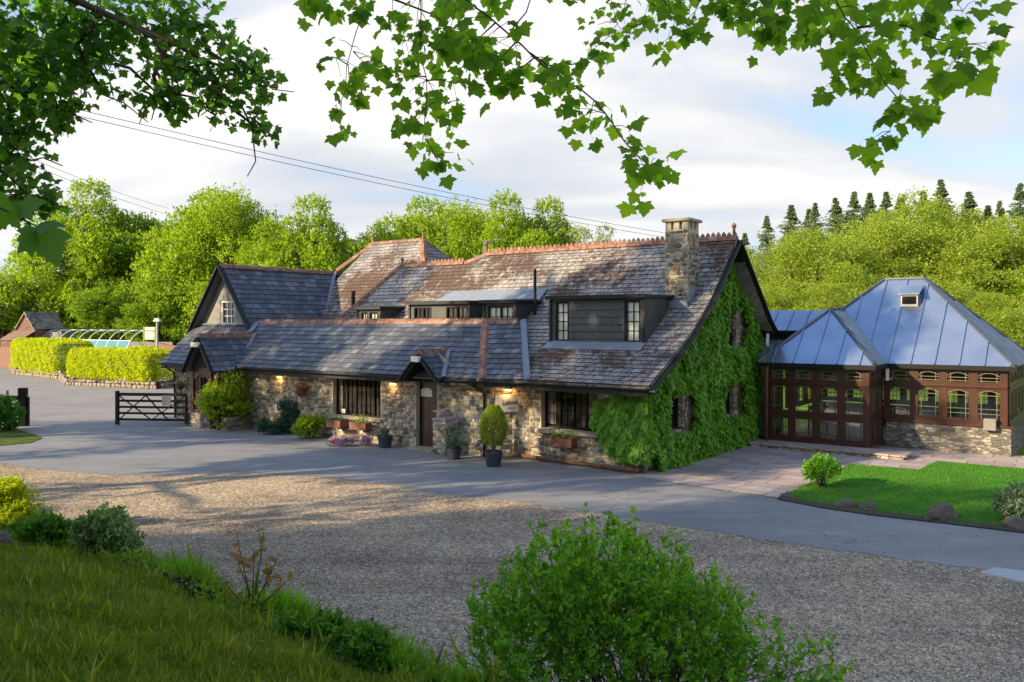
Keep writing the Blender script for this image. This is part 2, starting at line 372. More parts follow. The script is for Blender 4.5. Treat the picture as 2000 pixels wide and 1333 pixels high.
def gravel():
    m, t = new_mat('gravel'); tc = t.n('TexCoord')
    v = t.n('TexVoronoi', {'Vector': (tc, 3), 'Scale': 55, 'Randomness': 1})
    v2 = t.n('TexVoronoi', {'Vector': (tc, 3), 'Scale': 22, 'Randomness': 1})
    s = t.n('SeparateColor', {0: (v, 'Color')}); s2 = t.n('SeparateColor', {0: (v2, 'Color')})
    f = t.math('ADD', t.math('MULTIPLY', (s, 0), .6), t.math('MULTIPLY', (s2, 1), .4))
    c = t.ramp(f, [(.10, (.08,.060,.042)), (.30, (.22,.185,.145)), (.5, (.34,.295,.24)), (.7, (.46,.41,.345)), (.88, (.72,.65,.55))])
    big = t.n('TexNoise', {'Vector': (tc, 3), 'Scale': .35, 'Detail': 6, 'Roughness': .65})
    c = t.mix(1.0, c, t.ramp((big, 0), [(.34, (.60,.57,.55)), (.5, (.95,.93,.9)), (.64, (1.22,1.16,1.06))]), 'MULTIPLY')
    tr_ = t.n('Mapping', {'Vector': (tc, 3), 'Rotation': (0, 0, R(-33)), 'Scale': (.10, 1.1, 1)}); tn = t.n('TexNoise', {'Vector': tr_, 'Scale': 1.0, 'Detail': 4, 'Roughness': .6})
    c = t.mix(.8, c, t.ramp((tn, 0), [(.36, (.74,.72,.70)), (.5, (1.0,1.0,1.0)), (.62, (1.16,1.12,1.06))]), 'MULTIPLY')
    g = t.n('TexNoise', {'Vector': (tc, 3), 'Scale': 4.5, 'Detail': 9, 'Roughness': .8})
    c = t.mix(t.ramp((g, 0), [(.66, 0.0), (.72, .6)]), c, (.07,.13,.03))
    c = t.mix(1.0, c, (1.08,.99,.86), 'MULTIPLY')
    d = t.math('MULTIPLY', (v, 0), -1)
    finish(t, c, .9, t.math('ADD', d, t.math('MULTIPLY', (v2, 0), -.6)), 1.0, .03); return m
M['gravel'] = gravel()
def asphalt(nm='asphalt', k=(1,1,1)):
    m, t = new_mat(nm); tc = t.n('TexCoord')
    n = t.n('TexNoise', {'Vector': (tc, 3), 'Scale': 90, 'Detail': 4, 'Roughness': .8})
    b = t.n('TexNoise', {'Vector': (tc, 3), 'Scale': .5, 'Detail': 8, 'Roughness': .65})
    st = t.n('Mapping', {'Vector': (tc, 3), 'Scale': (.5, 2.2, 1), 'Rotation': (0, 0, R(35))})
    b2 = t.n('TexNoise', {'Vector': st, 'Scale': 1.0, 'Detail': 5})
    c = t.ramp((n, 0), [(.35, (.135,.14,.148)), (.65, (.235,.238,.245))])
    c = t.mix(1.0, c, t.ramp((b, 0), [(.3, (.82,.80,.78)), (.7, (1.18,1.15,1.10))]), 'MULTIPLY')
    c = t.mix(.7, c, t.ramp((b2, 0), [(.35, .85), (.65, 1.12)]), 'MULTIPLY')
    wn = t.n('TexNoise', {'Vector': (tc, 3), 'Scale': 1.6, 'Detail': 4}); wv_ = t.n('VectorMath', {0: (tc, 3), 1: (wn, 1)}, operation='ADD')
    cr = t.n('TexVoronoi', {'Vector': wv_, 'Scale': .38}, feature='DISTANCE_TO_EDGE')
    ck = t.math('MULTIPLY', (t.ramp((cr, 0), [(.0, 1.0), (.006, 0.0)]), 0), (t.ramp((b, 0), [(.5, 0.0), (.56, .7)]), 0))
    c = t.mix(ck, c, (.05,.05,.05))
    st3 = t.n('TexNoise', {'Vector': (tc, 3), 'Scale': 2.4, 'Detail': 8, 'Roughness': .75})
    c = t.mix(t.ramp((st3, 0), [(.60, 0.0), (.70, .5)]), c, (.30,.28,.25))
    c = t.mix(t.ramp((st3, 0), [(.30, .5), (.40, 0.0)]), c, (.085,.085,.09))
    c = t.mix(1.0, c, k, 'MULTIPLY')
    finish(t, c, .72, n, .35, .006); return m
M['asphalt'] = asphalt(); M['asphalt_old'] = asphalt('worn_asphalt', (1.12,1.04,.98))
def paving():
    m, t = new_mat('sandstone_paving'); tc = t.n('TexCoord')
    mp = t.n('Mapping', {'Vector': (tc, 3), 'Rotation': (0, 0, -HROT)})
    nz = t.n('TexNoise', {'Vector': mp, 'Scale': 12, 'Detail': 8, 'Roughness': .7})
    br = t.n('TexBrick', {'Vector': mp, 'Color1': (.30,.24,.21), 'Color2': (.40,.35,.32), 'Mortar': (.10,.085,.07), 'Scale': 1.0,
                          'Mortar Size': .012, 'Mortar Smooth': .2, 'Bias': 0.0, 'Brick Width': .75, 'Row Height': .45}, offset=.4, squash=1.4, squash_frequency=3)
    c = t.mix(.8, br, t.ramp((nz, 0), [(.3, .7), (.7, 1.25)]), 'MULTIPLY')
    big = t.n('TexNoise', {'Vector': mp, 'Scale': .9, 'Detail': 5})
    c = t.mix(.8, c, t.ramp((big, 0), [(.35, (.85,.85,.9)), (.65, (1.15,1.05,.98))]), 'MULTIPLY')
    h = t.math('SUBTRACT', t.math('MULTIPLY', (nz, 0), .3), (br, 1))
    finish(t, c, .7, h, .6, .012); return m
M['paving'] = paving()
def turf(name, cols, sc=2.0):
    m, t = new_mat(name); tc = t.n('TexCoord')
    a = t.n('TexNoise', {'Vector': (tc, 3), 'Scale': sc, 'Detail': 10, 'Roughness': .75})
    b = t.n('TexNoise', {'Vector': (tc, 3), 'Scale': 45, 'Detail': 5, 'Roughness': .8})
    f = t.math('ADD', t.math('MULTIPLY', (a, 0), .6), t.math('MULTIPLY', (b, 0), .45))
    c = t.ramp(f, cols); finish(t, c, .95, b, 1.0, .04, spec=.15); return m
M['turf'] = turf('turf', [(.38, (.03,.045,.012)), (.5, (.075,.11,.018)), (.6, (.12,.15,.03)), (.7, (.17,.13,.06))])
M['lawn'] = turf('lawn_turf', [(.35, (.035,.14,.008)), (.55, (.06,.22,.012)), (.7, (.10,.27,.02))], 1.2)
M['meadow'] = turf('meadow_turf', [(.35, (.10,.17,.015)), (.55, (.16,.26,.025)), (.7, (.22,.30,.04))], .6)

def metal_roof():
    m, t = new_mat('standing_seam_metal'); tc = t.n('TexCoord')
    n = t.n('TexNoise', {'Vector': (tc, 3), 'Scale': 1.3, 'Detail': 5}); n2 = t.n('TexNoise', {'Vector': (tc, 3), 'Scale': 14, 'Detail': 6})
    c = t.ramp((n, 0), [(.35, (.30,.37,.46)), (.65, (.38,.45,.54))])  # blue of the reflected sky put into the metal's base colour
    r = t.ramp((n2, 0), [(.3, .22), (.7, .27)])
    b = t.n('Bump', {'Strength': .05, 'Distance': .05, 'Height': (n, 0)})
    p = t.n('BsdfPrincipled', {'Base Color': c, 'Roughness': r, 'Metallic': .75, 'Normal': b}); t.n('OutputMaterial', {'Surface': p}); return m
M['zinc'] = metal_roof()
def glass_clear():
    m, t = new_mat('window_glass')
    fr = t.n('Fresnel', {'IOR': 1.5}); f = t.math('MULTIPLY_ADD', fr, 1.5); f.inputs[2].default_value = .12
    a = t.n('BsdfTransparent', {'Color': (.82,.85,.83)}); g = t.n('BsdfGlossy', {'Roughness': .01, 'Color': (.95,.97,1)})
    mx = t.n('MixShader', {0: f, 1: a, 2: g}); t.n('OutputMaterial', {'Surface': mx}); return m
M['glass'] = glass_clear()
def glass_dark():
    m, t = new_mat('dark_room_glass'); tc = t.n('TexCoord')
    n = t.n('TexNoise', {'Vector': (tc, 3), 'Scale': 3, 'Detail': 2})
    c = t.ramp((n, 0), [(.4, (.006,.006,.007)), (.65, (.022,.018,.014))])
    nb = t.n('TexNoise', {'Vector': (tc, 3), 'Scale': 2.2, 'Detail': 1})
    finish(t, c, .04, nb, .06, .05, spec=.55); return m
M['dark'] = glass_dark()
def emis(name, col, s):
    m, t = new_mat(name); e = t.n('Emission', {'Color': (*col, 1), 'Strength': s}); t.n('OutputMaterial', {'Surface': e}); return m
M['bulb'] = emis('lit_bulb', (1, .50, .10), 7)
M['poly'] = simple('canopy_sheet', (.07,.18,.22), .8, vary=.2, spec=.15)

# ------------------------------------------------------------------ roof helpers
def add_slates(bm, poly, wd=.28, ex=.21, th=.012, jit=.004, seed=1):
    rr = random.Random(seed); poly = [Vector(p) for p in poly]
    e = (poly[1]-poly[0]).normalized()
    n = Vector((0, 0, 0))
    for i in range(len(poly)): n += (poly[i]).cross(poly[(i+1) % len(poly)])
    n.normalize()
    if n.z < 0: n = -n
    s = n.cross(e).normalized()
    c = sum(poly, Vector())/len(poly)
    if s.dot(c-poly[0]) < 0: s = -s
    o = poly[0]; us = [(p-o).dot(e) for p in poly]; ss = [(p-o).dot(s) for p in poly]
    u0, u1, s0, s1 = min(us), max(us), min(ss), max(ss)
    vs = []; fs = []
    r = 0; y = s0-.03
    while y < s1:
        x = u0-wd*(1+(r % 2)*.5)-rr.random()*.04
        while x < u1+wd:
            ww = wd*rr.uniform(.86, 1.1); g = .02; j = rr.uniform(-jit, jit)*2; k = rr.uniform(0, jit)
            a0, a1 = x+g/2, x+ww-g/2; b0, b1 = y+j, y+ex*1.25
            h0 = .030+k; h1 = .004
            q = [o+e*a+s*b+n*h for a, b, h in ((a0,b0,h0),(a1,b0,h0+rr.uniform(-.002,.002)),(a1,b1,h1),(a0,b1,h1))]
            q2 = [o+e*a+s*b+n*(h-th-.012) for a, b, h in ((a0,b0,h0),(a1,b0,h0))]
            i = len(vs); vs += q+q2
            fs += [(i,i+1,i+2,i+3), (i+4,i+5,i+1,i)]
            x += ww
        y += ex; r += 1
    me = bpy.data.meshes.new('tmp'); me.from_pydata(vs, [], fs)
    me.polygons.foreach_set('material_index', [i % 2 for i in range(len(fs))])
    tb = bmesh.new(); tb.from_mesh(me)
    for i in range(len(poly)):
        a = poly[i]; b = poly[(i+1) % len(poly)]; d = (b-a)
        if d.length < 1e-5: continue
        out = d.cross(n).normalized()
        if out.dot(c-a) > 0: out = -out
        bmesh.ops.bisect_plane(tb, geom=tb.verts[:]+tb.edges[:]+tb.faces[:], plane_co=a, plane_no=out, clear_outer=True)
    # underlay board
    lo = [tb.verts.new(p-n*.012) for p in poly]; lo2 = [tb.verts.new(p-n*.09) for p in poly]
    f_ = tb.faces.new(lo); f_.material_index = 1; tb.faces.new(lo2[::-1])
    for i in range(len(poly)):
        j = (i+1) % len(poly); tb.faces.new((lo[i], lo2[i], lo2[j], lo[j]))
    tb.to_mesh(me); tb.free(); bm.from_mesh(me); bpy.data.meshes.remove(me)
def roof_obj(name, polys, m, parent, **kw):
    bm = bmesh.new()
    for i, p in enumerate(polys): add_slates(bm, p, seed=i+len(name), **kw)
    me = bpy.data.meshes.new(name); bm.to_mesh(me); bm.free(); me.materials.append(m); me.materials.append(M['moss'])
    o = bpy.data.objects.new(name, me); COL.objects.link(o); o.parent = parent; return o
def ridge_tiles(mb, a, b, w=.13, crest=.0, L=.42, m=0, lift=.03, tooth=.16):
    a = Vector(a); b = Vector(b); d = b-a; n = max(1, round(d.length/L)); d.normalize()
    x = d.cross(Vector((0,0,1))).normalized(); st = (b-a).length/n; z = x.cross(d)
    for i in range(n):
        p = a+d*st*i+z*(lift+random.uniform(-.006,.006)); q = a+d*(st*(i+1)-.012)+z*lift
        prof = [(-w, -.10), (-w*.55, -.01), (0, .035), (w*.55, -.01), (w, -.10)]
        vs = [r+x*u+z*h for r in (p, q) for u, h in prof]
        mb.add(vs, [(k, k+1, k+6, k+5) for k in range(4)]+[(0,1,2,3,4),(9,8,7,6,5)], m)
    if crest:
        n = int((b-a).length/tooth)
        for i in range(n):
            p = a+d*(tooth*(i+.5))+z*(lift+.025); h = crest*random.uniform(.85, 1.1); ww = tooth*.42
            mb.prism([p-d*ww-x*.015, p-d*ww*.9-x*.015+z*h*.45, p-x*.015+z*h, p+d*ww*.9-x*.015+z*h*.45, p+d*ww-x*.015], x*.03, m)
def finial(mb, p, h=.35, m=0):
    mb.lathe(p, [(.06,0),(.045,h*.25),(.04,h*.5),(.035,h*.62),(.065,h*.72),(.07,h*.82),(.045,h*.92),(.015,h)], 10, m)
def wall_panel(mb, o, ax, nrm, a0, a1, z0, z1, holes, depth=.22, m=0, cut=None):
    """front face at origin plane with rectangular holes and reveals going -nrm*depth"""
    o = Vector(o); ax = Vector(ax); nrm = Vector(nrm)
    xs = sorted(set([a0, a1]+[h[0] for h in holes]+[h[1] for h in holes])); zs = sorted(set([z0, z1]+[h[2] for h in holes]+[h[3] for h in holes]))
    pt = lambda a, z, d=0: o+ax*a+Vector((0, 0, z))-nrm*d
    for i in range(len(xs)-1):
        for j in range(len(zs)-1):
            ca = (xs[i]+xs[i+1])/2; cz = (zs[j]+zs[j+1])/2
            if any(h[0] < ca < h[1] and h[2] < cz < h[3] for h in holes): continue
            mb.add([pt(xs[i], zs[j]), pt(xs[i+1], zs[j]), pt(xs[i+1], zs[j+1]), pt(xs[i], zs[j+1])], [(0,1,2,3)], m)
    for h in holes:
        c = [(h[0],h[2]),(h[1],h[2]),(h[1],h[3]),(h[0],h[3])]
        for k in range(4):
            p, q = c[k], c[(k+1) % 4]; mb.add([pt(*p), pt(*q), pt(*q, depth), pt(*p, depth)], [(0,1,2,3)], m)
def window(parent, o, ax, nrm, a0, a1, z0, z1, cols, rows, fm='blackw', pane='dark', fw=.06, bar=.022, heavy=None, label=None, name='window'):
    """frame + glazing bars mesh with a pane sub-part; o on the glass plane"""
    o = Vector(o); ax = Vector(ax); nrm = Vector(nrm); mb = MB()
    pt = lambda a, z, d=0: o+ax*a+Vector((0, 0, z))+nrm*d
    def hb(za, x0, x1, w_, d_): mb.beam(pt(x0, za, d_/2), pt(x1, za, d_/2), d_, w_)
    def vb(xa, za, zb, w_, d_): mb.beam(pt(xa, za, d_/2), pt(xa, zb, d_/2), w_, d_, up=nrm)
    hb(z0+fw/2, a0, a1, fw, .07); hb(z1-fw/2, a0, a1, fw, .07); vb(a0+fw/2, z0+fw, z1-fw, fw, .068); vb(a1-fw/2, z0+fw, z1-fw, fw, .068)
    W = a1-a0-2*fw; Hh = z1-z0-2*fw
    for i in range(1, cols):
        hv = heavy and i % heavy == 0
        vb(a0+fw+W*i/cols, z0+fw, z1-fw, .05 if hv else bar, .055 if hv else .03)
    for j in range(1, rows): hb(z0+fw+Hh*j/rows, a0+fw, a1-fw, bar, .026)
    f = mb.build(name, M[fm], parent)
    pb = MB(); pb.add([pt(a0+.01, z0+.01, .003), pt(a1-.01, z0+.01, .003), pt(a1-.01, z1-.01, .003), pt(a0+.01, z1-.01, .003)], [(0,1,2,3)])
    pb.build('pane', M[pane], f)
    if label: f['label'] = label
    return f

def stone_mat(k_=1.0):
    m, t = new_mat('rubble_stones' if k_ == 1 else 'weathered_stones'); tc = t.n('TexCoord'); geo = t.n('NewGeometry')
    cols = [(.30,.25,.18), (.12,.095,.07), (.38,.33,.25), (.10,.10,.10), (.22,.185,.135), (.42,.38,.31), (.27,.16,.075), (.17,.16,.145), (.33,.29,.215), (.14,.12,.10), (.36,.31,.23), (.20,.19,.18)]
    cols = [tuple(x*k_*1.18 for x in c) for c in cols]
    cr = t.ramp((geo, 'Random Per Island'), [(i/12, c) for i, c in enumerate(cols)], 'CONSTANT')
    n1 = t.n('TexNoise', {'Vector': (tc, 3), 'Scale': 26, 'Detail': 8, 'Roughness': .75}); n2 = t.n('TexNoise', {'Vector': (tc, 3), 'Scale': 1.1, 'Detail': 5, 'Roughness': .7})
    c = t.mix(1.0, cr, t.ramp((n1, 0), [(.3, .55), (.7, 1.45)]), 'MULTIPLY')
    c = t.mix(.8, c, t.ramp((n2, 0), [(.35, (.62,.60,.55)), (.65, (1.3,1.27,1.2))]), 'MULTIPLY')
    c = t.mix(t.ramp((n1, 0), [(.62, 0.0), (.72, .5)]), c, (.36,.33,.26))
    finish(t, c, .9, n1, .7, .015); return m
M['stones'] = stone_mat()
M['stones_dark'] = stone_mat(.62)
M['mortar'] = simple('lime_mortar', (.38,.335,.25), .95, vary=.5, scale=5, bump=1, bscale=30)
def stones(mb, o, ax, nrm, a0, a1, z0, z1, holes=(), sz=.105, dep=.026, top=None, seed=1):
    rr = random.Random(seed); o = Vector(o); ax = Vector(ax).normalized(); nrm = Vector(nrm).normalized()
    z = z0
    while z < z1-.03:
        hh = sz*rr.uniform(.7, 1.25); a = a0-rr.random()*.1
        while a < a1:
            ww = sz*rr.uniform(.8, 2.1); h2 = hh*rr.uniform(.8, 1.15); ca = a+ww/2; cz = z+hh/2+rr.uniform(-.02, .02); a += ww
            if ca-ww/2 < a0-.02 or ca+ww/2 > a1+.02: ww *= .7; ca = min(max(ca, a0+ww/2), a1-ww/2)
            if cz+hh/2 > z1 or cz-hh/2 < z0-.05: continue
            if top and cz+hh*.45 > top(ca): continue
            if any(h[0]-ww*.42 < ca < h[1]+ww*.42 and h[2]-hh*.42 < cz < h[3]+hh*.42 for h in holes): continue
            N_ = 9; ph = rr.uniform(0, 1); ol = []
            for k in range(N_):
                t_ = 2*math.pi*(k+ph)/N_; c_, s_ = math.cos(t_), math.sin(t_); f = rr.uniform(.86, 1.06)
                ol.append((math.copysign(abs(c_)**.62, c_)*ww*.52*f, math.copysign(abs(s_)**.62, s_)*h2*.51*f))
            d = dep*rr.uniform(.5, 1.3); pt = lambda x, y, e: o+ax*(ca+x)+Vector((0,0,cz+y))+nrm*e
            vs = [pt(x, y, -.005) for x, y in ol]+[pt(x*.93, y*.93, d*.65) for x, y in ol]+[pt(x*.6, y*.6, d) for x, y in ol]
            fs = [tuple(range(2*N_, 3*N_))]
            for r_ in (0, N_): fs += [(r_+k, r_+(k+1) % N_, r_+N_+(k+1) % N_, r_+N_+k) for k in range(N_)]
            mb.add(vs, fs, 1)
        z += hh
# ------------------------------------------------------------------ ground
def sheet(name, pts, z, m, label=None, cat=None):
    mb = MB(); mb.add([(p[0], p[1], z) for p in pts], [tuple(range(len(pts)))])
    o = mb.build(name, m); 
    if o.data.polygons[0].normal.z < 0: o.data.flip_normals()
    o['kind'] = 'structure'; return o
sheet('ground', [(-700,-200),(700,-200),(700,900),(-700,900)], -.02, M['meadow'])
edge = [(0,903),(60,915),(120,921),(200,927),(300,929),(400,927),(500,925),(600,930),(700,939),(780,951),(850,963),(1000,979),(1200,1008),(1330,1029),(1500,1055),(1600,1070),(1750,1091),(1940,1117),(2100,1140)]
ge = [G(*p) for p in edge]
def ragged(pts, step=.25, amp=.04):
    out = []
    for a, b in zip(pts[:-1], pts[1:]):
        n = max(1, int((b-a).length/step))
        for i in range(n): out.append(a.lerp(b, i/n)+Vector((random.uniform(-amp, amp), random.uniform(-amp, amp), 0)))
    return out+[pts[-1]]
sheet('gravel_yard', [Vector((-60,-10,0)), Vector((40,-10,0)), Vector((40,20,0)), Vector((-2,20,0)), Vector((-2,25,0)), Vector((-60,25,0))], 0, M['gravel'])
sheet('driveway', ragged(ge)+[G(2400,1200), G(2400,1110)]+[G(2000,1042), G(1850,1024), G(1700,1007), G(1600,992), G(1518,974), G(1400,958), G(1240,932), H(1,4), H(-21,4), Vector((-19,62,0)), Vector((-45,90,0)), Vector((-100,90,0)), Vector((-100,18,0)), G(-200,885)], .005, M['asphalt'])
sheet('patio', [G(1240,931), G(1400,957), G(1518,973), G(1661,908), G(1795,919), G(1830,902), G(2000,917), G(2300,945), H(16,12), H(7,9), H(-.3,9), H(-.3,.3)], .010, M['paving'])
lawn_pts = [G(1518,974), G(1661,908), G(1795,919), G(1830,902), G(2000,917), G(2300,945), G(2300,1088), G(2000,1040), G(1850,1022), G(1700,1005), G(1600,990)]
sheet('lawn', lawn_pts, .02, M['lawn'])
sheet('flower_bed', [G(1518,977), G(1600,993), G(1700,1008), G(1850,1025), G(2000,1043), G(2300,1091), G(2300,1084), G(2000,1034), G(1850,1016), G(1700,999), G(1600,984), G(1525,971)], .026, M['soil'])
sheet('upper_driveway', [G(92,846), G(230,839), G(352,831), H(-17.2,.3), H(-21,.3), H(-21,4), Vector((-19,62,0)), Vector((-45,90,0)), Vector((-100,90,0)), Vector((-100,31,0)), G(0,851)], .009, M['asphalt_old'])
# slab in the drive, bottom right
mb = MB(); q = [G(1915,1121), G(1945,1112), G(2060,1128), G(2060,1150), G(1985,1138)]
mb.prism([Vector((p.x, p.y, .0)) for p in q], (0, 0, .03)); tag(mb.build('drain_slab', M['concrete']), 'pale concrete slab set in the gravel beside the tarmac drive', 'slab')
# driveway far grass patch by the left gate
sheet('grass_verge', [G(-150,838), G(40,842), G(70,850), G(82,857), G(60,866), G(0,872), G(-150,880)], .02, M['turf'])

BN = Vector((.63, .77, 0)).normalized()
def bank_z(x, y):
    d = 6.15-(BN.x*x+BN.y*y)
    d = d+.10*math.sin(x*1.3+y*.7)+.05*math.sin(x*3.1-y*2.2)
    if d <= 0: return -.06
    z = .34*d*min(1, .45+d*.7)
    z = z if z < 1.8 else 1.8+(z-1.8)*.55 if z < 2.4 else 2.13+.1*(1-math.exp(-(z-2.4)))
    return z
xs = np.arange(-42, 14, .3); ys = np.arange(-16, 32, .3)
vs = [(x, y, bank_z(x, y)) for y in ys for x in xs]; nx = len(xs)
fs = [(j*nx+i, j*nx+i+1, (j+1)*nx+i+1, (j+1)*nx+i) for j in range(len(ys)-1) for i in range(nx-1) if max(vs[k][2] for k in (j*nx+i, j*nx+i+1, (j+1)*nx+i+1, (j+1)*nx+i)) > 0]
me = bpy.data.meshes.new('bank'); me.from_pydata(vs, [], fs); me.materials.append(M['turf'])
bk = bpy.data.objects.new('bank', me); COL.objects.link(bk); tag(bk, kind='structure')
me.polygons.foreach_set('use_smooth', [True]*len(me.polygons))
bmm = bmesh.new(); bmm.from_mesh(me); bmesh.ops.delete(bmm, geom=[v for v in bmm.verts if not v.link_faces], context='VERTS'); bmm.to_mesh(me); bmm.free()

# ------------------------------------------------------------------ the stone inn
E1 = Vector((1,0,0)); E2 = Vector((0,1,0)); NF = Vector((0,-1,0)); NR = Vector((1,0,0))
inn = thing('stone_inn', 'long stone inn with slate roofs, dormers and stone chimney, its right gable covered in ivy', 'inn', H0, HROT)
PROF = [(-.36,2.16),(1.0,2.85),(2.05,3.45),(3.13,4.25),(4.94,6.0)]
def mz(v):
    for (a, za), (b, zb) in zip(PROF[:-1], PROF[1:]):
        if v <= b: return za+(zb-za)*(v-a)/(b-a)
    return 6.0
wz = lambda v: 2.12+.72*(v+.35)
RE = .55
# main front slope
ul = lambda z: -12.2-(5.73-z)*.5 if z < 5.73 else -12.2
polys = []
for (a, za), (b, zb) in zip(PROF[:-1], PROF[1:]):
    if zb < 5.9:
        lo = -3.3 if b < 1.8 else ul(za); lo2 = -4.3 if b < 1.8 else ul(zb)
        if a > .9 and b < 2.2: lo = -3.9; lo2 = -13.3
        polys.append([(lo, a, za), (RE, a, za), (RE, b, zb), (lo2, b, zb)])
    else:
        v2 = 4.65; z2 = mz(v2)
        polys.append([(ul(za), a, za), (RE, a, za), (RE, v2, z2), (-12.2, v2, z2)])
        polys.append([(-9.1, v2, z2), (RE, v2, z2), (RE, b, zb), (-8.45, b, zb)])
main_roof = roof_obj('roof', polys[2:], M['slate_old'], inn, wd=.25, ex=.185)
main_roof['label'] = 'lichened grey slate slope of the main range'
low_roof = roof_obj('roof', polys[:2], M['slate_mossy'], inn, wd=.27, ex=.2); low_roof['label'] = 'mossy slates around the large dormer'
mb = MB()
# back slopes (plain boards with slates)
roof_obj('roof', [[(RE,7.4,3.72),(-9,7.4,3.72),(-9,4.94,6.0),(RE,4.94,6.0)], [(RE,7.95,3.36),(-9,7.95,3.36),(-9,7.4,3.72),(RE,7.4,3.72)], [(-9,7.3,3.6),(-13,7.3,3.6),(-12.2,4.65,5.7),(-9,4.65,5.7)]], M['slate_old'], inn, wd=.35, ex=.3)
# big hipped roof behind
bz = lambda v: -1.33+1.01*v
RZ, RV, RA, RB = 7.17, 8.42, -17.7, -14.66
rp = [[(-19.4,4.2,bz(4.2)),(-10.4,4.2,bz(4.2)),(RB,RV,RZ),(RA,RV,RZ)],
      [(-10.4,4.2,bz(4.2)),(-10.4,12.6,bz(4.2)),(RB,RV,RZ)]]
big_roof = roof_obj('roof', [[(-18.9,4.4,bz(4.4)),(RB+4.02,4.4,bz(4.4)),(RB,RV,RZ),(RA,RV,RZ)],
      [(RB+4.02,4.4,bz(4.4)),(RB+4.02,12.4,bz(4.4)),(RB,RV,RZ)]], M['slate_old'], inn, wd=.27, ex=.2)
big_roof['label'] = 'tall hipped slate roof rising behind'
mb.add([(-18.9,4.4,0),(RB+4,4.4,0),(RB+4,4.4,3.0),(-18.9,4.4,3.0)], [(0,1,2,3)])
mb.add([(RB+3.9,4.4,0),(RB+3.9,12.4,0),(RB+3.9,12.4,3.05),(RB+3.9,4.4,3.05)], [(0,1,2,3)])
mb.add([(RA,RV,RZ),(RA-4,12.4,3.1),(RB+4,12.4,3.1),(RB,RV,RZ)], [(0,1,2,3)]); mb.add([(RA,RV,RZ),(RA-4,12.4,3.1),(-18.9,4.4,3.1)], [(0,1,2)])
mb.build('rear_wall', M['slate_hung'], inn)
# cross wing
cz0, cz1 = 3.35, 5.82
roof_obj('roof', [[(-16.85,1.35,3.45),(-16.85,4.9,3.45),(-18.7,7.08,5.82),(-18.7,1.35,5.82)], [(-20.6,9,3.45),(-20.6,1.35,3.45),(-18.7,1.35,5.82),(-18.7,9,5.82)]], M['slate'], inn, wd=.34, ex=.24)['label'] = 'dark slate roof of the cross wing'
mb = MB()
gw = [(-20.4,1.65,3.2),(-17.05,1.65,3.2),(-18.7,1.65,5.62)]
w0, w1 = U(431,1.65), U(459,1.65); wz0, wz1 = ZP(634,(w0+w1)/2,1.65), ZP(588,(w0+w1)/2,1.65)
wall_panel(mb, (0,1.65,0), E1, NF, -20.6, -16.8, 3.0, 5.9, [(w0,w1,wz0,wz1)], .12)
o = mb.build('gable_wall', M['render_grey'], inn)
bmm = bmesh.new(); bmm.from_mesh(o.data)
for a, b, s in (((-20.75,0,3.15),(-18.7,0,5.72),1), ((-16.65,0,3.15),(-18.7,0,5.72),-1)):
    a = Vector(a); b = Vector(b); d = b-a; nn = Vector((-d.z, 0, d.x))*(1 if s > 0 else -1)
    bmesh.ops.bisect_plane(bmm, geom=bmm.verts[:]+bmm.edges[:]+bmm.faces[:], plane_co=a, plane_no=nn, clear_outer=True)
bmm.to_mesh(o.data); bmm.free()
window(inn, (0,1.75,0), E1, NF, w0, w1, wz0, wz1, 3, 3, fm='white', bar=.02, label='white casement high in the grey gable')
mb = MB()
for a, b in (((-20.75,1.33,3.27),(-18.7,1.33,5.84)), ((-16.65,1.33,3.19),(-18.7,1.33,5.84))): mb.beam(a, b, .06, .22, up=(0,1,0))
mb.build('bargeboard', M['black'], inn)
# wing roof
WV, WR = 1.8, 3.67
e1, e2 = (-4.32,-.35), (-5.95,WV)
wing_roof = roof_obj('roof', [[(-20.0,-.35,2.12),(e1[0],e1[1],2.12),(e2[0],e2[1],WR),(-20.75,WV,WR)],
     [(e1[0],e1[1],2.12),(-2.95,-.25,2.163),(-4.6,1.85,3.675),(e2[0],e2[1],WR)]], M['slate'], inn, wd=.30, ex=.235)
wing_roof['label'] = 'blue slate roof of the low front wing'
mb = MB(); mb.add([(-20.7,WV,WR),(e2[0],WV,WR),(-5.9,2.35,3.35),(-20.7,2.35,3.35)], [(0,1,2,3)]); mb.build('back_slope', M['slate'], inn)
# porch roof and gablet
GF = -1.15
pr = roof_obj('roof', [[(-15.32,GF,2.0),(-15.32,-.15,2.0),(-16.2,1.12,3.17),(-16.2,GF,3.17)], [(-17.08,1.0,2.0),(-17.08,GF,2.0),(-16.2,GF,3.17),(-16.2,1.12,3.17)]], M['slate'], inn, wd=.3, ex=.22)
pr['label'] = 'small gabled slate roof of the porch'
gr = roof_obj('roof', [[(-5.74,-.62,2.1),(-5.74,-.34,2.1),(-6.41,.62,2.8),(-6.41,-.62,2.8)], [(-7.08,-.34,2.1),(-7.08,-.62,2.1),(-6.41,-.62,2.8),(-6.41,.62,2.8)]], M['slate'], inn, wd=.26, ex=.2)
gr['label'] = 'little slate gablet over the brown door'

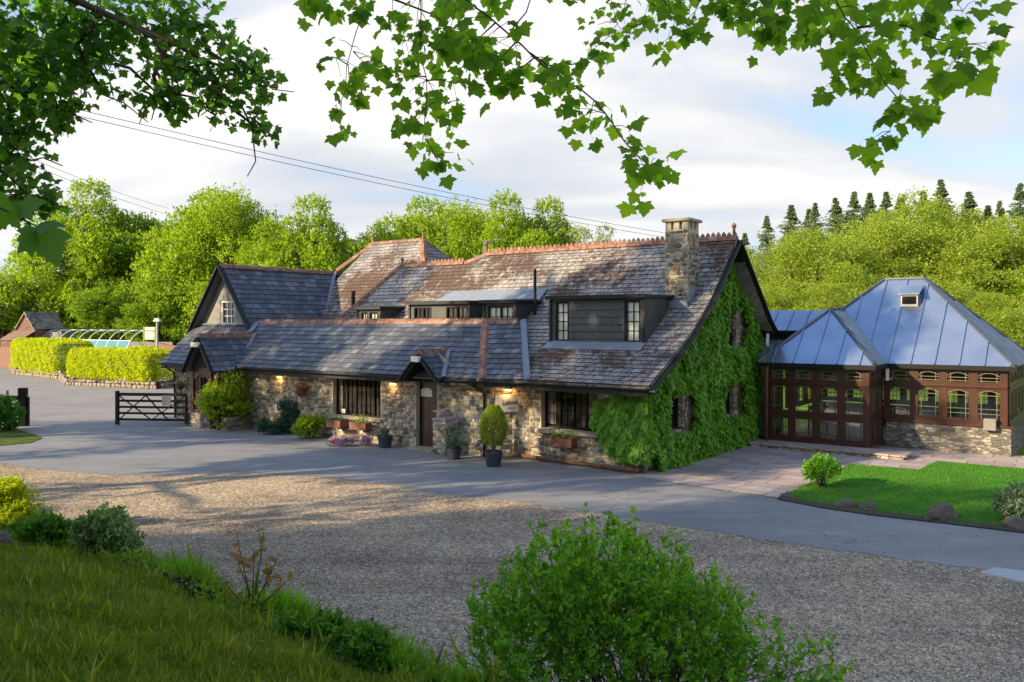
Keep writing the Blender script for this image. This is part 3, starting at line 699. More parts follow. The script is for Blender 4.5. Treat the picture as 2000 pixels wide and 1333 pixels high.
# stone walls
ZT = lambda u, v: mz(v)
door_u = (U(822,.3), U(863,.3)); win1 = (U(650,.1), U(743,.1), .74, 1.97); 
mb = MB()
wall_panel(mb, (0,.1,0), E1, NF, -19.75, -4.45, -.1, 2.42, [(door_u[0], door_u[1], -.1, 2.02), win1], .25)
mb.add([(-19.75,.1,-.1),(-19.75,2.4,-.1),(-19.75,2.4,3.8),(-19.75,.1,2.42)], [(0,1,2,3)])
mb.add([(-7.05,.1,2.42),(-5.77,.1,2.42),(-6.41,.1,2.85)], [(0,1,2)])
c0, c1 = Vector((-4.45,.1,0)), Vector((-3.75,.75,0))
wall_panel(mb, c0, (c1-c0).normalized(), Vector((.65,-.7,0)).normalized(), 0, (c1-c0).length, -.1, 2.3, [])
stones(mb, (0,.1,0), E1, NF, -19.75, -4.45, 0, 2.4, [(door_u[0], door_u[1], -.1, 2.02), win1], seed=2)
stones(mb, c0, (c1-c0), (.65,-.7,0), 0, (c1-c0).length, 0, 2.2, seed=3); stones(mb, (0,.1,0), E1, NF, -7.0, -5.8, 2.42, 2.85, top=lambda a: 2.84-abs(a+6.41)*.66, seed=4)
mb.build('wall', [M['mortar'], M['stones']], inn)['label'] = 'rubble stone front wall of the wing'
mb = MB()
win2 = (U(1061,.6), U(1172,.6), .86, 2.0)
wall_panel(mb, (0,.5,0), E1, NF, -4.2, 0, -.1, 2.6, [win2], .28)
mb.box(-1.2, .02, .47, .52, -.05, .0)
stones(mb, (0,.5,0), E1, NF, -4.0, -.02, 0, 2.4, [win2], seed=5)
mb.build('wall', [M['mortar'], M['stones']], inn)['label'] = 'rubble stone wall below the large dormer'
gh = [(1.69,2.6,.85,1.85), (5.15,6.05,.95,1.9), (5.45,6.25,2.95,4.1)]
mb = MB(); wall_panel(mb, (0,0,0), E2, NR, .5, 7.5, -.1, 6.0, gh, .3)
o = mb.build('gable_wall', M['stone'], inn)
bmm = bmesh.new(); bmm.from_mesh(o.data)
def cutp(a, b, flip):
    a = Vector((0,)+a); b = Vector((0,)+b); d = b-a; nn = Vector((0, -d.z, d.y))*(-1 if flip else 1)
    bmesh.ops.bisect_plane(bmm, geom=bmm.verts[:]+bmm.edges[:]+bmm.faces[:], plane_co=a, plane_no=nn, clear_outer=True)
cutp((3.13,4.2),(4.94,5.92),False); cutp((0,2.3),(3.13,4.2),False); cutp((4.94,5.92),(7.5,3.6),False)
bmm.to_mesh(o.data); bmm.free()
for h in gh: window(inn, (-.2,0,0), E2, NR, h[0], h[1], h[2], h[3], 2, 2, fw=.07)
# wall backing so that no light leaks
mb = MB(); mb.add([(-20,7.5,0),(-.4,7.5,0),(-.4,7.5,3.5),(-20,7.5,3.5)], [(0,1,2,3)]); mb.build('rear_wall', M['stone'], inn)

window(inn, (0,.32,0), E1, NF, win1[0], win1[1], win1[2], win1[3], 10, 3, heavy=2, bar=.013, fw=.05, label='wide black casement in the wing')
window(inn, (0,.75,0), E1, NF, win2[0], win2[1], win2[2], win2[3], 8, 3, heavy=2, bar=.013, fw=.05, label='wide black casement beside the ivy')
mb = MB()
mb.box(win1[0]-.08, win1[1]+.1, -.02, .33, win1[2]-.08, win1[2]-.003); mb.build('window_sill', M['stone_trim'], inn)
mb = MB(); mb.box(win2[0]-.1, win2[1]+.2, .36, .76, win2[2]-.1, win2[2]-.003); mb.build('window_sill', M['stone_trim'], inn)
mb = MB(); mb.prism([(-7.0,.1,2.02),(-5.9,.1,2.02),(-5.9,.1,2.07),(-7.0,.1,2.07)], (0,-.06,0)); 
for a, b in (((-7.0,.03,2.1),(-6.41,.03,2.68)), ((-5.82,.03,2.1),(-6.41,.03,2.68))): mb.beam(a, b, .06, .05, up=(0,1,0))
mb.build('lintel', M['stone_trim'], inn)
def curtain(w_, a0, a1, v, z0, z1):
    cb = MB(); n_ = 18; pts = [(a0+(a1-a0)*i/n_, v-.008-.006*math.sin(i*1.7)) for i in range(n_+1)]
    for (x0, y0), (x1, y1) in zip(pts[:-1], pts[1:]): cb.add([(x0,y0,z0),(x1,y1,z0),(x1,y1,z1),(x0,y0,z1)], [(0,1,2,3)])
    cb.build('curtain', M['curtain_dim'], w_)
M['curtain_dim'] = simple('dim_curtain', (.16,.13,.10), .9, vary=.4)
curtain(inn, win2[0]+.06, win2[0]+.30, .745, win2[2]+.1, win2[3]-.05); curtain(inn, win2[1]-.42, win2[1]-.06, .745, win2[2]+.1, win2[3]-.05); curtain(inn, win1[0]+.05, win1[0]+.26, .315, win1[2]+.05, win1[3]-.05)
# low stone pier right of the door
mb = MB(); pu = U(853,-.35); mb.box(pu, pu+.45, -.5, .1, -.05, .95); stones(mb, (0,-.5,0), E1, NF, pu, pu+.45, 0, .95, seed=8); stones(mb, (pu+.45,0,0), E2, NR, -.5, .1, 0, .95, seed=9); mb.build('pier', [M['mortar'], M['stones']], inn)
mb = MB(); mb.box(pu-.03, pu+.48, -.54, .1, .953, 1.01); mb.build('pier_cap', M['stone_trim'], inn, bevel=.015)
mb = MB(); mb.box(door_u[0]-.1, door_u[1]+.1, -.25, .3, -.03, .06); mb.build('doorstep', M['stone_trim'], inn, bevel=.01)
# brown door
mb = MB(); d0, d1 = door_u; mb.box(d0+.05, d1-.05, .27, .31, .06, 1.96)
for z0, z1 in ((.25,.95),(1.05,1.42)): 
    for a, b in ((d0+.15,(d0+d1)/2-.04), ((d0+d1)/2+.04,d1-.15)): mb.box(a, b, .262, .27, z0, z1)
door = mb.build('door', M['brown_door'], inn, bevel=.004)
mb = MB(); mb.box(d0, d0+.05, .25, .34, .0, 2.02); mb.box(d1-.05, d1, .25, .34, 0, 2.02); mb.box(d0+.05, d1-.05, .25, .34, 1.963, 2.02); mb.build('door_frame', M['blackw'], inn)
mb = MB(); hx = d1-.13; mb.box(hx-.02, hx+.02, .245, .262, .92, 1.16); mb.beam((hx+.01,.22,1.1), (hx-.13,.22,1.1), .018, .02); mb.beam((hx,.26,1.1), (hx,.215,1.1), .018, .018); mb.build('handle', M['steel'], door)
mb = MB(); sx = (d0+d1)/2-.14; pts = [(sx-.22,0),(sx+.22,0),(sx+.22,.2)]+[(sx+.2*math.cos(a)*.9, .2+.05*math.sin(a)) for a in (.3,.9,1.57,2.2,2.8)]+[(sx-.22,.2)]
mb.prism([(x,.262,1.50+z) for x, z in pts], (0,-.012,0)); tag(mb.build('door_plaque', M['cream'], inn), 'cream plaque')

# bands: fascia, gutters, bargeboards
mb = MB()
mb.box(-19.95, -7.1, -.33, -.27, 1.93, 2.10); mb.box(-5.72, -4.3, -.33, -.27, 1.93, 2.10)
mb.beam((-4.3,-.3,2.02), (-2.95,-.22,2.02), .05, .17); mb.beam((-2.95,-.30,2.02), (RE-.02,-.30,2.02), .05, .2)
mb.box(-19.9, -2.9, -.26, .1, 1.96, 1.99); mb.box(-2.9, .4, -.27, .5, 1.97, 2.0)
mb.build('fascia', M['black'], inn)
def gutter(a, b, r=.055, n=8):
    g = MB(); a = Vector(a); b = Vector(b); d = (b-a).normalized(); x = d.cross(Vector((0,0,1))).normalized()
    pr_ = [(-r,0)]+[(-r*math.cos(t), -r*math.sin(t)) for t in [math.pi*k/n for k in range(1, n)]]+[(r,0)]
    vs = [p+x*u+Vector((0,0,h)) for p in (a, b) for u, h in pr_]; k = len(pr_)
    g.add(vs, [(i, i+1, k+i+1, k+i) for i in range(k-1)]+[tuple(range(k)), tuple(range(k, 2*k))])
    return g
for a, b in (((-19.98,-.40,2.11),(-17.1,-.40,2.11)), ((-15.3,-.40,2.10),(-7.1,-.40,2.08)), ((-5.7,-.40,2.08),(-4.3,-.41,2.08)), ((-4.3,-.41,2.08),(-2.95,-.33,2.09)), ((-2.95,-.40,2.10),(RE,-.40,2.10))):
    gutter(a, b).build('gutter', M['black'], inn)
mb = MB()
pf = PROF
for (a, za), (b, zb) in zip(pf[:-1], pf[1:]): mb.beam((RE+.02,a-.02,za-.09), (RE+.02,b+.01,zb-.09), .045, .22, up=(1,0,0))
mb.beam((RE+.02,4.93,5.93), (RE+.02,7.4,3.66), .045, .24, up=(1,0,0)); mb.beam((RE+.02,7.38,3.67), (RE+.02,8.0,3.28), .045, .24, up=(1,0,0))
mb.beam((RE+.02,-.38,2.06), (RE+.02,-.12,2.0), .05, .3, up=(1,0,0))
mb.build('bargeboard', M['black'], inn)
mb = MB()   # soffit under the verge
for (a, za), (b, zb) in zip(pf[:-1]+[(4.94,6.0)], pf[1:]+[(7.95,3.36)]): mb.prism([(0,a,za-.12),(RE,a,za-.12),(RE,b,zb-.12),(0,b,zb-.12)], (0,0,-.03))
mb.build('soffit', M['blackw'], inn)
mb = MB()
for a, b in (((-17.1,GF-.02,1.92),(-16.2,GF-.02,3.12)), ((-15.3,GF-.02,1.92),(-16.2,GF-.02,3.12))): mb.beam(a, b, .05, .2, up=(0,1,0))
mb.build('bargeboard', M['black'], inn)
mb = MB()
for a, b in (((-7.12,-.64,2.02),(-6.41,-.64,2.74)), ((-5.7,-.64,2.02),(-6.41,-.64,2.74))): mb.beam(a, b, .05, .17, up=(0,1,0))
mb.build('bargeboard', M['black'], inn)
mb = MB(); mb.prism([(-7.08,-.6,2.0),(-7.0,-.6,2.0),(-6.41,-.6,2.6),(-6.41,-.6,2.68)], (0,.7,0)); mb.prism([(-5.74,-.6,2.0),(-5.82,-.6,2.0),(-6.41,-.6,2.6),(-6.41,-.6,2.68)], (0,.7,0)); mb.build('soffit', M['blackw'], inn)
# small floodlights over the gablet and the porch
for u, v, z, s in ((-6.41,-.7,2.62,.14), (-16.2,-1.24,2.88,.2)):
    mb = MB(); mb.box(u-s, u+s, v-.1, v+.03, z-.07, z+.09); tag(mb.build('floodlight', M['cream'], inn, bevel=.01), None)

# ridge tiles, hips, finials
mb = MB(); ridge_tiles(mb, (RE,4.94,6.02), (-8.45,4.94,6.02), crest=.13); ridge_tiles(mb, (-8.45,4.94,6.0), (-9.2,4.66,5.72)); ridge_tiles(mb, (-9.2,4.66,5.74), (-12.2,4.66,5.74), crest=.12)
ridge_tiles(mb, (-12.2,4.62,5.75), (-13.3,2.3,3.6), w=.09); finial(mb, (RE-.1,4.94,6.02), .42); finial(mb, (-8.45,4.94,6.03), .42); finial(mb, (-12.2,4.66,5.75), .3)
mb.prism([(RE-.12,4.7,5.72),(RE+.03,4.7,5.72),(RE+.03,4.94,6.06),(RE-.12,4.94,6.06)], (-.3,0,.02))
mb.build('ridge_tiles', M['terra'], main_roof)
mb = MB(); ridge_tiles(mb, (RA,RV,RZ+.01), (RB,RV,RZ+.01), crest=0); ridge_tiles(mb, (RB,RV,RZ), (RB+4.02,4.4,bz(4.4)), w=.18); ridge_tiles(mb, (RB,RV,RZ), (RB+4.02,12.4,bz(4.4)))
ridge_tiles(mb, (RA,RV,RZ), (-18.75,7.2,5.95), w=.15); finial(mb, (RB,RV,RZ+.03), .45); finial(mb, (RA,RV,RZ+.03), .45); mb.build('ridge_tiles', M['terra'], big_roof)
mb = MB(); ridge_tiles(mb, (-18.7,1.35,5.83), (-18.7,7.1,5.83), crest=.05, tooth=.12); mb.build('ridge_tiles', M['terra'], inn)
mb = MB(); ridge_tiles(mb, (-16.75,WV,WR), (-4.75,WV,WR), w=.13, crest=.06, tooth=.10); ridge_tiles(mb, (-5.9,WV-.02,WR+.01), (e1[0],e1[1]-.02,2.13), w=.17); mb.build('ridge_tiles', M['terra'], wing_roof)
mb = MB(); ridge_tiles(mb, (-16.2,GF,3.18), (-16.2,1.1,3.18), w=.12, crest=.05, tooth=.10); mb.build('ridge_tiles', M['terra'], pr)
mb = MB(); ridge_tiles(mb, (-6.41,-.62,2.81), (-6.41,.62,2.81), w=.1, crest=.04, tooth=.10); mb.build('ridge_tiles', M['terra'], gr)
# lead valleys and flashings
def strip(a, b, w, n):
    mb = MB()
    a = Vector(a); b = Vector(b); n = Vector(n).normalized(); x = (b-a).cross(n).normalized()*w/2; o_ = n*.035
    mb.prism([a-x+o_, b-x+o_, b+x+o_, a+x+o_], n*.006); mb.build('lead_flashing', M['lead'], inn)
strip((-2.95,-.26,2.19), (-4.62,1.85,3.70), .17, (.1,-.6,1)); _m = MB(); _m.prism([(-2.95,-.26,2.16),(-4.62,1.85,3.67),(-4.62,1.85,3.2),(-2.95,-.26,1.95)], (.03,0,0)); _m.build('lead_flashing', M['lead'], inn); strip((-15.30,-.2,2.1), (-16.15,1.1,3.22), .14, (.2,-.6,1)); strip((-5.72,-.36,2.13), (-6.36,.6,2.84), .13, (.2,-.6,1))
strip((-16.85,4.95,3.55), (-18.65,7.05,5.86), .16, (.5,-.7,1)); strip((-20.5,1.6,3.57), (-16.9,1.6,3.57), .14, (0,-.6,1)); strip((-16.85,1.75,3.66), (-16.6,1.2,3.27), .3, (0,-.6,1))

# chimney
mb = MB(); cu0, cu1, cv0, cv1 = -.65, .0, 2.9, 3.58
mb.box(cu0, cu1, cv0, cv1, 3.7, 6.12)
for x0, x1, y0, y1 in ((cu0,cu0+.16,cv0,cv0+.16), (cu1-.16,cu1,cv0,cv0+.16), (cu0,cu0+.16,cv1-.16,cv1), (cu1-.16,cu1,cv1-.16,cv1), (-.40,-.25,cv0,cv0+.14), (-.40,-.25,cv1-.14,cv1), (cu1-.14,cu1,cv0+.27,cv0+.41)):
    mb.box(x0, x1, y0, y1, 6.12, 6.33)
stones(mb, (0,cv0,0), E1, NF, cu0, cu1, 3.75, 6.12, sz=.12, dep=.022, seed=6); stones(mb, (cu1,0,0), E2, NR, cv0, cv1, 3.75, 6.12, sz=.12, dep=.022, seed=7)
ch = mb.build('chimney', [M['mortar'], M['stones_dark']], main_roof)
mb = MB(); mb.box(cu0-.08, cu1+.08, cv0-.08, cv1+.08, 6.333, 6.41); mb.build('chimney_cap', M['stone_trim'], main_roof, bevel=.012)
mb = MB(); mb.box(cu0-.05, cu1+.05, cv0-.14, cv0-.004, 4.0, 4.22); mb.box(cu1+.004, cu1+.05, cv0-.1, cv1, 4.05, 4.6); mb.build('chimney_flashing', M['lead'], main_roof, bevel=.02)

# dormers -----------------------------------------------------------
def dormer(u0, u1, v0, zb, zt, vback, wins, label, oh=.07, cheek='slate_hung', wf='blackw', pane='dark'):
    mb = MB()
    wall_panel(mb, (0,v0,0), E1, NF, u0, u1, zb-.25, zt-.08, wins, .1)
    for u in (u0, u1): mb.add([(u,v0,zb-.25),(u,vback+.1,zt-.08),(u,v0,zt-.08)], [(0,1,2)])
    d = mb.build('dormer', M[cheek], inn); d['label'] = label
    mb = MB(); mb.prism([(u0-oh,v0-.12,zt-.08),(u1+oh,v0-.12,zt-.08),(u1+oh,vback+.15,zt-.03),(u0-oh,vback+.15,zt-.03)], (0,0,.05))
    mb.build('flat_roof', M['lead'], d)
    mb = MB(); mb.box(u0-oh-.01, u1+oh+.01, v0-.15, v0-.123, zt-.12, zt-.02); mb.box(u1+oh, u1+oh+.02, v0-.12, vback, zt-.1, zt-.03)
    mb.box(u0-.02, u0+.05, v0-.035, v0-.002, zb-.05, zt-.12); mb.box(u1-.05, u1+.02, v0-.035, v0-.002, zb-.05, zt-.12); mb.build('trim', M['black'], d)
    for wn in wins:
        window(d, (0,v0+.07,0), E1, NF, *wn, 2 if wn[1]-wn[0] < .6 else 4, 4 if wn[3]-wn[2] > .8 else 2, fm=wf, pane=pane, fw=.045, bar=.018, heavy=2 if wn[1]-wn[0] > .6 else None)
    return d
M['pane_curtain'] = None
def curt():
    m, t = new_mat('curtained_pane'); tc = t.n('TexCoord')
    wv = t.n('TexWave', {'Vector': (tc, 3), 'Scale': 6.0, 'Distortion': 1.5, 'Detail': 2})
    c = t.ramp((wv, 0), [(0, (.30,.32,.30)), (1, (.52,.53,.50))]); finish(t, c, .06, spec=.5); return m
M['pane_curtain'] = curt()
dv = 1.38; u0, u1 = U(1075,dv), U(1259,dv)
D = dormer(u0, u1, dv, 3.06, 4.38, 3.3, [(U(1085,dv),U(1111,dv),3.13,4.2), (U(1221,dv),U(1251,dv),3.13,4.2)], 'large slate hung dormer with a window at each end', pane='pane_curtain')
mb = MB(); a_, b_ = U(1112,dv), U(1220,dv)
def hang(mb, a, b, z0, z1, v, ex=.19, wd=.3):
    z = z0; r = 0
    while z < z1-.02:
        x = a-(r % 2)*wd/2
        while x < b:
            x0, x1 = max(a, x)+.003, min(b, x+wd)-.003
            if x1-x0 > .02: mb.prism([(x0,v-.035,z),(x1,v-.035,z),(x1,v-.012,min(z+ex, z1)),(x0,v-.012,min(z+ex, z1))], (0,.012,0))
            x += wd
        z += ex; r += 1
hang(mb, a_, b_, 3.02, 4.24, dv); mb.build('slate_hanging', M['slate_hung'], D)
mb = MB(); mb.prism([(u0-.05,dv-.32,2.93),(u1+.05,dv-.32,2.93),(u1+.05,dv,3.12),(u0-.05,dv,3.12)], (0,0,.02)); mb.build('sill_flashing', M['lead'], D)
d2 = 1.95
for pa, pb, ws, lb, pn in ((698,745,[(705,718),(721,738)],'small dormer with white curtains left of the others','pane_curtain'),
                       (800,918,[(808,843),(871,913)],'wide low dormer with two dark casements','dark'),
                       (945,1010,[(953,1003)],'dormer beside the black vent pipe','pane_curtain')):
    u0, u1 = U(pa,d2), U(pb,d2); zt = 4.33 if pa > 700 else 4.2
    dormer(u0, u1, d2, 3.4, zt, 3.15, [(U(x,d2),U(y,d2),3.5,zt-.2) for x, y in ws], lb, pane=pn)
mb = MB(); mb.prism([(-9.2,3.1,4.32),(-4.9,3.1,4.34),(-4.9,3.5,4.66),(-8.7,3.5,4.66)], (0,-.02,.03)); mb.build('lead_apron', M['lead'], inn)
# vents and aerial
mb = MB(); vu = U(1045,2.6); mb.tube([(vu,2.6,3.7),(vu,2.6,5.22)], .045, 12); mb.build('vent_pipe', M['black'], inn, smooth=False)
mb = MB(); vu = U(690,3.3); mb.tube([(vu,3.3,4.2),(vu,3.3,4.75)], .07, 12); mb.tube([(vu,3.3,4.75),(vu,3.3,4.8)], .09, 12); mb.build('vent_pipe', M['black'], inn)
mb = MB(); au = U(945,6.2); mb.tube([(au,6.2,4.6),(au,6.2,6.62)], .02, 6); mb.tube([(au-.05,6.2,6.6),(au+.95,6.0,6.62)], .014, 6)
for k in range(8): x = au+.1+k*.11; mb.tube([(x,5.95,6.61),(x,6.35,6.61)], .006, 4)
mb.build('aerial', M['steel'], inn)
# downpipes
def pipe(pts, r, m, parent, name='downpipe', label=None):
    mb = MB(); mb.tube(pts, r, 10)
    o = mb.build(name, M[m], parent, smooth=True)
    if label: o['label'] = label
    return o
du = -4.62
pipe([(du-.05,-.38,2.05),(du-.05,-.36,1.95),(du+.02,-.02,1.78),(du+.02,.03,1.6),(du+.02,.03,.0)], .035, 'black', inn)
pipe([(.36,7.85,3.3),(.36,7.8,3.0),(.36,7.78,.05)], .05, 'white', inn, label='white downpipe at the rear corner')
pipe([(.5,7.98,3.3),(.5,7.98,3.0),(.42,7.8,2.7),(.4,7.75,2.5)], .035, 'black', inn)
pipe([(-19.6,-.36,2.0),(-19.6,.0,1.75),(-19.6,.04,.05)], .035, 'black', inn)
pipe([(-1.05,.40,1.95),(-1.05,.40,1.82),(-.8,.40,1.80),(-.78,.40,1.95)], .035, 'white', inn, label='white waste pipe under the eave')
pipe([(-3.6,.35,.10),(-2.2,.30,.09),(-.9,.24,.09),(.0,.15,.10)], .05, 'rust', inn, 'drain_pipe', 'rusty brown pipe lying along the wall foot')
pipe([(-3.6,.35,.10),(-3.75,.3,.25),(-3.75,.32,.5)], .045, 'rust', inn, 'drain_pipe')
pipe([(-4.3,.0,.12),(-3.85,.0,.1),(-3.6,.3,.1)], .045, 'rust', inn, 'drain_pipe')
# wall lamps (lit)
def lamp(u, v, z):
    mb = MB(); mb.box(u-.10, u+.10, v-.09, v-.003, z, z+.045); l = mb.build('wall_lamp', M['steel'], inn)
    mb = MB(); mb.box(u-.085, u+.085, v-.08, v-.01, z-.035, z-.003); mb.build('lit_bulb', M['bulb'], l)
    ld = bpy.data.lights.new('lamp_glow', 'POINT'); lo = bpy.data.objects.new('lamp_glow', ld); COL.objects.link(lo)
    ld.energy = 2.2; ld.color = (1, .55, .18); ld.shadow_soft_size = .05; lo.location = (u, v-.13, z-.11); lo.parent = inn
for px, v in ((769,.1),(548,.1)): lamp(U(px,v), v, 1.84)
lamp(-4.0, .35, 1.84)
# porch
pch = MB(); a0_, a1_ = -17.0, -15.42; fv = -.95
mb = MB(); mb.box(a0_, a1_-.42, fv, fv+.28, -.05, .5); mb.box(a0_, a0_+.28, fv+.28, .1, -.05, .5); mb.box(a1_-.05, a1_+.5, fv+.1, .1, -.05, .45)
mb.build('porch_plinth', M['stone_dwarf'], inn)
mb = MB()
for u in (a0_+.06, a1_-.45, a1_-.02): mb.box(u-.06, u+.06, fv+.02, fv+.14, .5 if u < a1_-.3 else 0.0, 2.0)
mb.box(a0_, a1_, fv+.02, fv+.14, 2.0, 2.1); mb.box(a0_+.12, a1_-.51, fv+.04, fv+.12, .5, .6)
mb.box(a0_, a0_+.1, fv+.14, .1, .5, .6); mb.box(a0_, a0_+.1, fv+.14, .1, 1.95, 2.05)
for k in range(4): u = a0_+.28+k*.2; mb.box(u-.014, u+.014, fv+.06, fv+.1, .6, 1.75+.08*math.sin(math.pi*(k+.7)/4.4))
n_ = 10
arch = [(a0_+.12+(a1_-.63-a0_)*i/n_, 1.62+.22*math.sin(math.pi*i/n_)) for i in range(n_+1)]
mb.prism([(x,fv+.04,z) for x, z in arch]+[(a1_-.51,fv+.04,2.0),(a0_+.12,fv+.04,2.0)], (0,.08,0))
mb.build('porch_frame', M['mahog'], inn)
mb = MB(); mb.box(a0_+.1, a1_-.5, fv+.075, fv+.085, .6, 1.9); mb.build('porch_glass', M['glass'], inn)
mb = MB(); mb.add([(-17.0,-.6,2.05),(-15.4,-.6,2.05),(-16.2,-.6,3.1)], [(0,1,2)]); mb.add([(-17.0,-1.0,2.1),(-15.4,-1.0,2.1),(-16.2,-1.0,3.08)], [(0,1,2)]); mb.build('porch_gable', M['blackw'], inn)
mb = MB(); mb.box(-16.6, -15.7, .02, .08, 0, 2.0); mb.build('entrance_door', M['brown_door'], inn)
# notice in the window
mb = MB(); mb.box(win1[0]+.25, win1[0]+.42, .23, .24, .8, .93); mb.build('notice', M['cream'], inn)
# ------------------------------------------------------------------ conservatory
con = thing('conservatory', 'mahogany framed conservatory with blue-grey standing seam metal roofs, right of the inn', 'conservatory', H0, HROT)
EV = 2.45
def metal_face(mb, poly, n_up, step=.62, first=.3, m=0):
    """poly[0]->poly[1] is the eave; adds plate and seams running up the slope"""
    poly = [Vector(p) for p in poly]; e = (poly[1]-poly[0]).normalized()
    n = (poly[1]-poly[0]).cross(poly[2]-poly[0]).normalized()
    if n.z < 0: n = -n
    s = n.cross(e); c = sum(poly, Vector())/len(poly)
    if s.dot(c-poly[0]) < 0: s = -s
    mb.prism([p-n*.03 for p in poly], n*.03, m)
    L = (poly[1]-poly[0]).length; u = first
    us = [((p-poly[0]).dot(e), (p-poly[0]).dot(s)) for p in poly]
    lo_u = min(a for a, b in us); hi_u = max(a for a, b in us); u = lo_u+first
    while u < hi_u-.05:
        ys = []
        for i in range(len(us)):
            (a, b), (c_, d) = us[i], us[(i+1) % len(us)]
            if (a-u)*(c_-u) <= 0 and abs(a-c_) > 1e-6: ys.append(b+(d-b)*(u-a)/(c_-a))
        if len(ys) >= 2 and max(ys)-min(ys) > .12:
            p = poly[0]+e*u+s*min(ys); q = poly[0]+e*u+s*(max(ys)-.02)
            mb.beam(p+n*.02, q+n*.02, .035, .045, up=n, m=m)
        u += step
BU0, BU1, BV0, BV1 = .2, 6.9, 8.45, 13.95; t_ = 2.75; BZ = 5.02
r0, r1 = (2.98, 11.2, BZ), (4.15, 11.2, BZ)
big = MB()
for poly in ([(BU0,BV0,EV),(BU1,BV0,EV),r1,r0], [(BU1,BV0,EV),(BU1,BV1,EV),r1], [(BU1,BV1,EV),(BU0,BV1,EV),r0,r1], [(BU0,BV1,EV),(BU0,BV0,EV),r0]):
    metal_face(big, poly, 1, first=.38)
br_ = big.build('roof', M['zinc'], con); br_['label'] = 'tall hipped metal roof'
hm = MB()
for a, b in (((BU1,BV0,EV),r1), ((BU1,BV1,EV),r1), ((BU0,BV0,EV),r0), (r0,r1)): hm.beam(Vector(a)+Vector((0,0,.03)), Vector(b)+Vector((0,0,.03)), .09, .05)
hm.build('ridge_cap', M['seam'], br_)
sm = MB(); SU0, SU1, SV0 = .4, 3.7, 6.9; SZ = 4.04; t2 = 1.65; sx_ = 2.05
metal_face(sm, [(SU0,SV0,EV),(SU1,SV0,EV),(sx_,SV0+t2,SZ)], 1, first=.42)
metal_face(sm, [(SU1,SV0,EV),(SU1,BV0+.1,EV),(sx_,10.0,SZ),(sx_,SV0+t2,SZ)], 1, step=.45)
metal_face(sm, [(SU0,9.6,EV),(SU0,SV0,EV),(sx_,SV0+t2,SZ),(sx_,10.0,SZ)], 1)
sr_ = sm.build('roof', M['zinc'], con); sr_['label'] = 'low pyramid metal roof over the doors'
hm = MB()
for a, b in (((SU1,SV0,EV),(sx_,SV0+t2,SZ)), ((SU0,SV0,EV),(sx_,SV0+t2,SZ)), ((sx_,SV0+t2,SZ),(sx_,10,SZ))): hm.beam(Vector(a)+Vector((0,0,.03)), Vector(b)+Vector((0,0,.03)), .08, .05)
hm.build('ridge_cap', M['seam'], sr_)
lk = MB()
metal_face(lk, [(-.4,7.95,3.4),(1.6,7.95,3.4),(2.1,8.7,4.02),(-.4,8.7,4.02)], 1, step=.5)
metal_face(lk, [(2.1,9.9,3.0),(-.4,9.9,3.0),(-.4,8.7,4.02),(2.1,8.7,4.02)], 1)
metal_face(lk, [(.15,7.25,2.55),(.9,7.25,2.55),(.95,8.0,3.1),(.1,8.0,3.1)], 1, step=.16, first=.1)
lk.build('roof', M['zinc'], con)['label'] = 'flat lit metal roof linking to the inn'
mb = MB(); mb.box(.1, .14, 7.3, 9.9, 0, 3.3); mb.build('link_wall', M['mahog'], con)
# gutters/fascias
mb = MB()
mb.box(SU0, SU1+.04, SV0-.06, SV0+.02, EV-.13, EV-.01); mb.box(SU1, SU1+.05, SV0+.03, BV0, EV-.13, EV-.01)
mb.box(SU1+.06, BU1+.05, BV0-.06, BV0+.02, EV-.13, EV-.01); mb.box(BU1, BU1+.06, BV0+.03, BV1, EV-.13, EV-.01); mb.build('fascia', M['blackw'], con)
# roof vent
vv = 10.35; vz = EV+(vv-BV0)/t_*(BZ-EV); vuc = U(1778, vv)
mb = MB(); mb.box(vuc-.24, vuc+.24, vv-.16, vv+.4, vz-.1, vz+.28); ov = mb.build('roof_vent', M['steel'], br_)
mb = MB(); mb.prism([(vuc-.3,vv-.24,vz+.27),(vuc+.3,vv-.24,vz+.27),(vuc+.3,vv+.5,vz+.55),(vuc-.3,vv+.5,vz+.55)], (0,0,.04)); mb.build('vent_flap', M['zinc'], br_)
mb = MB(); mb.box(vuc-.2, vuc+.2, vv-.17, vv-.162, vz-.02, vz+.22); mb.build('vent_opening', M['dark'], br_)
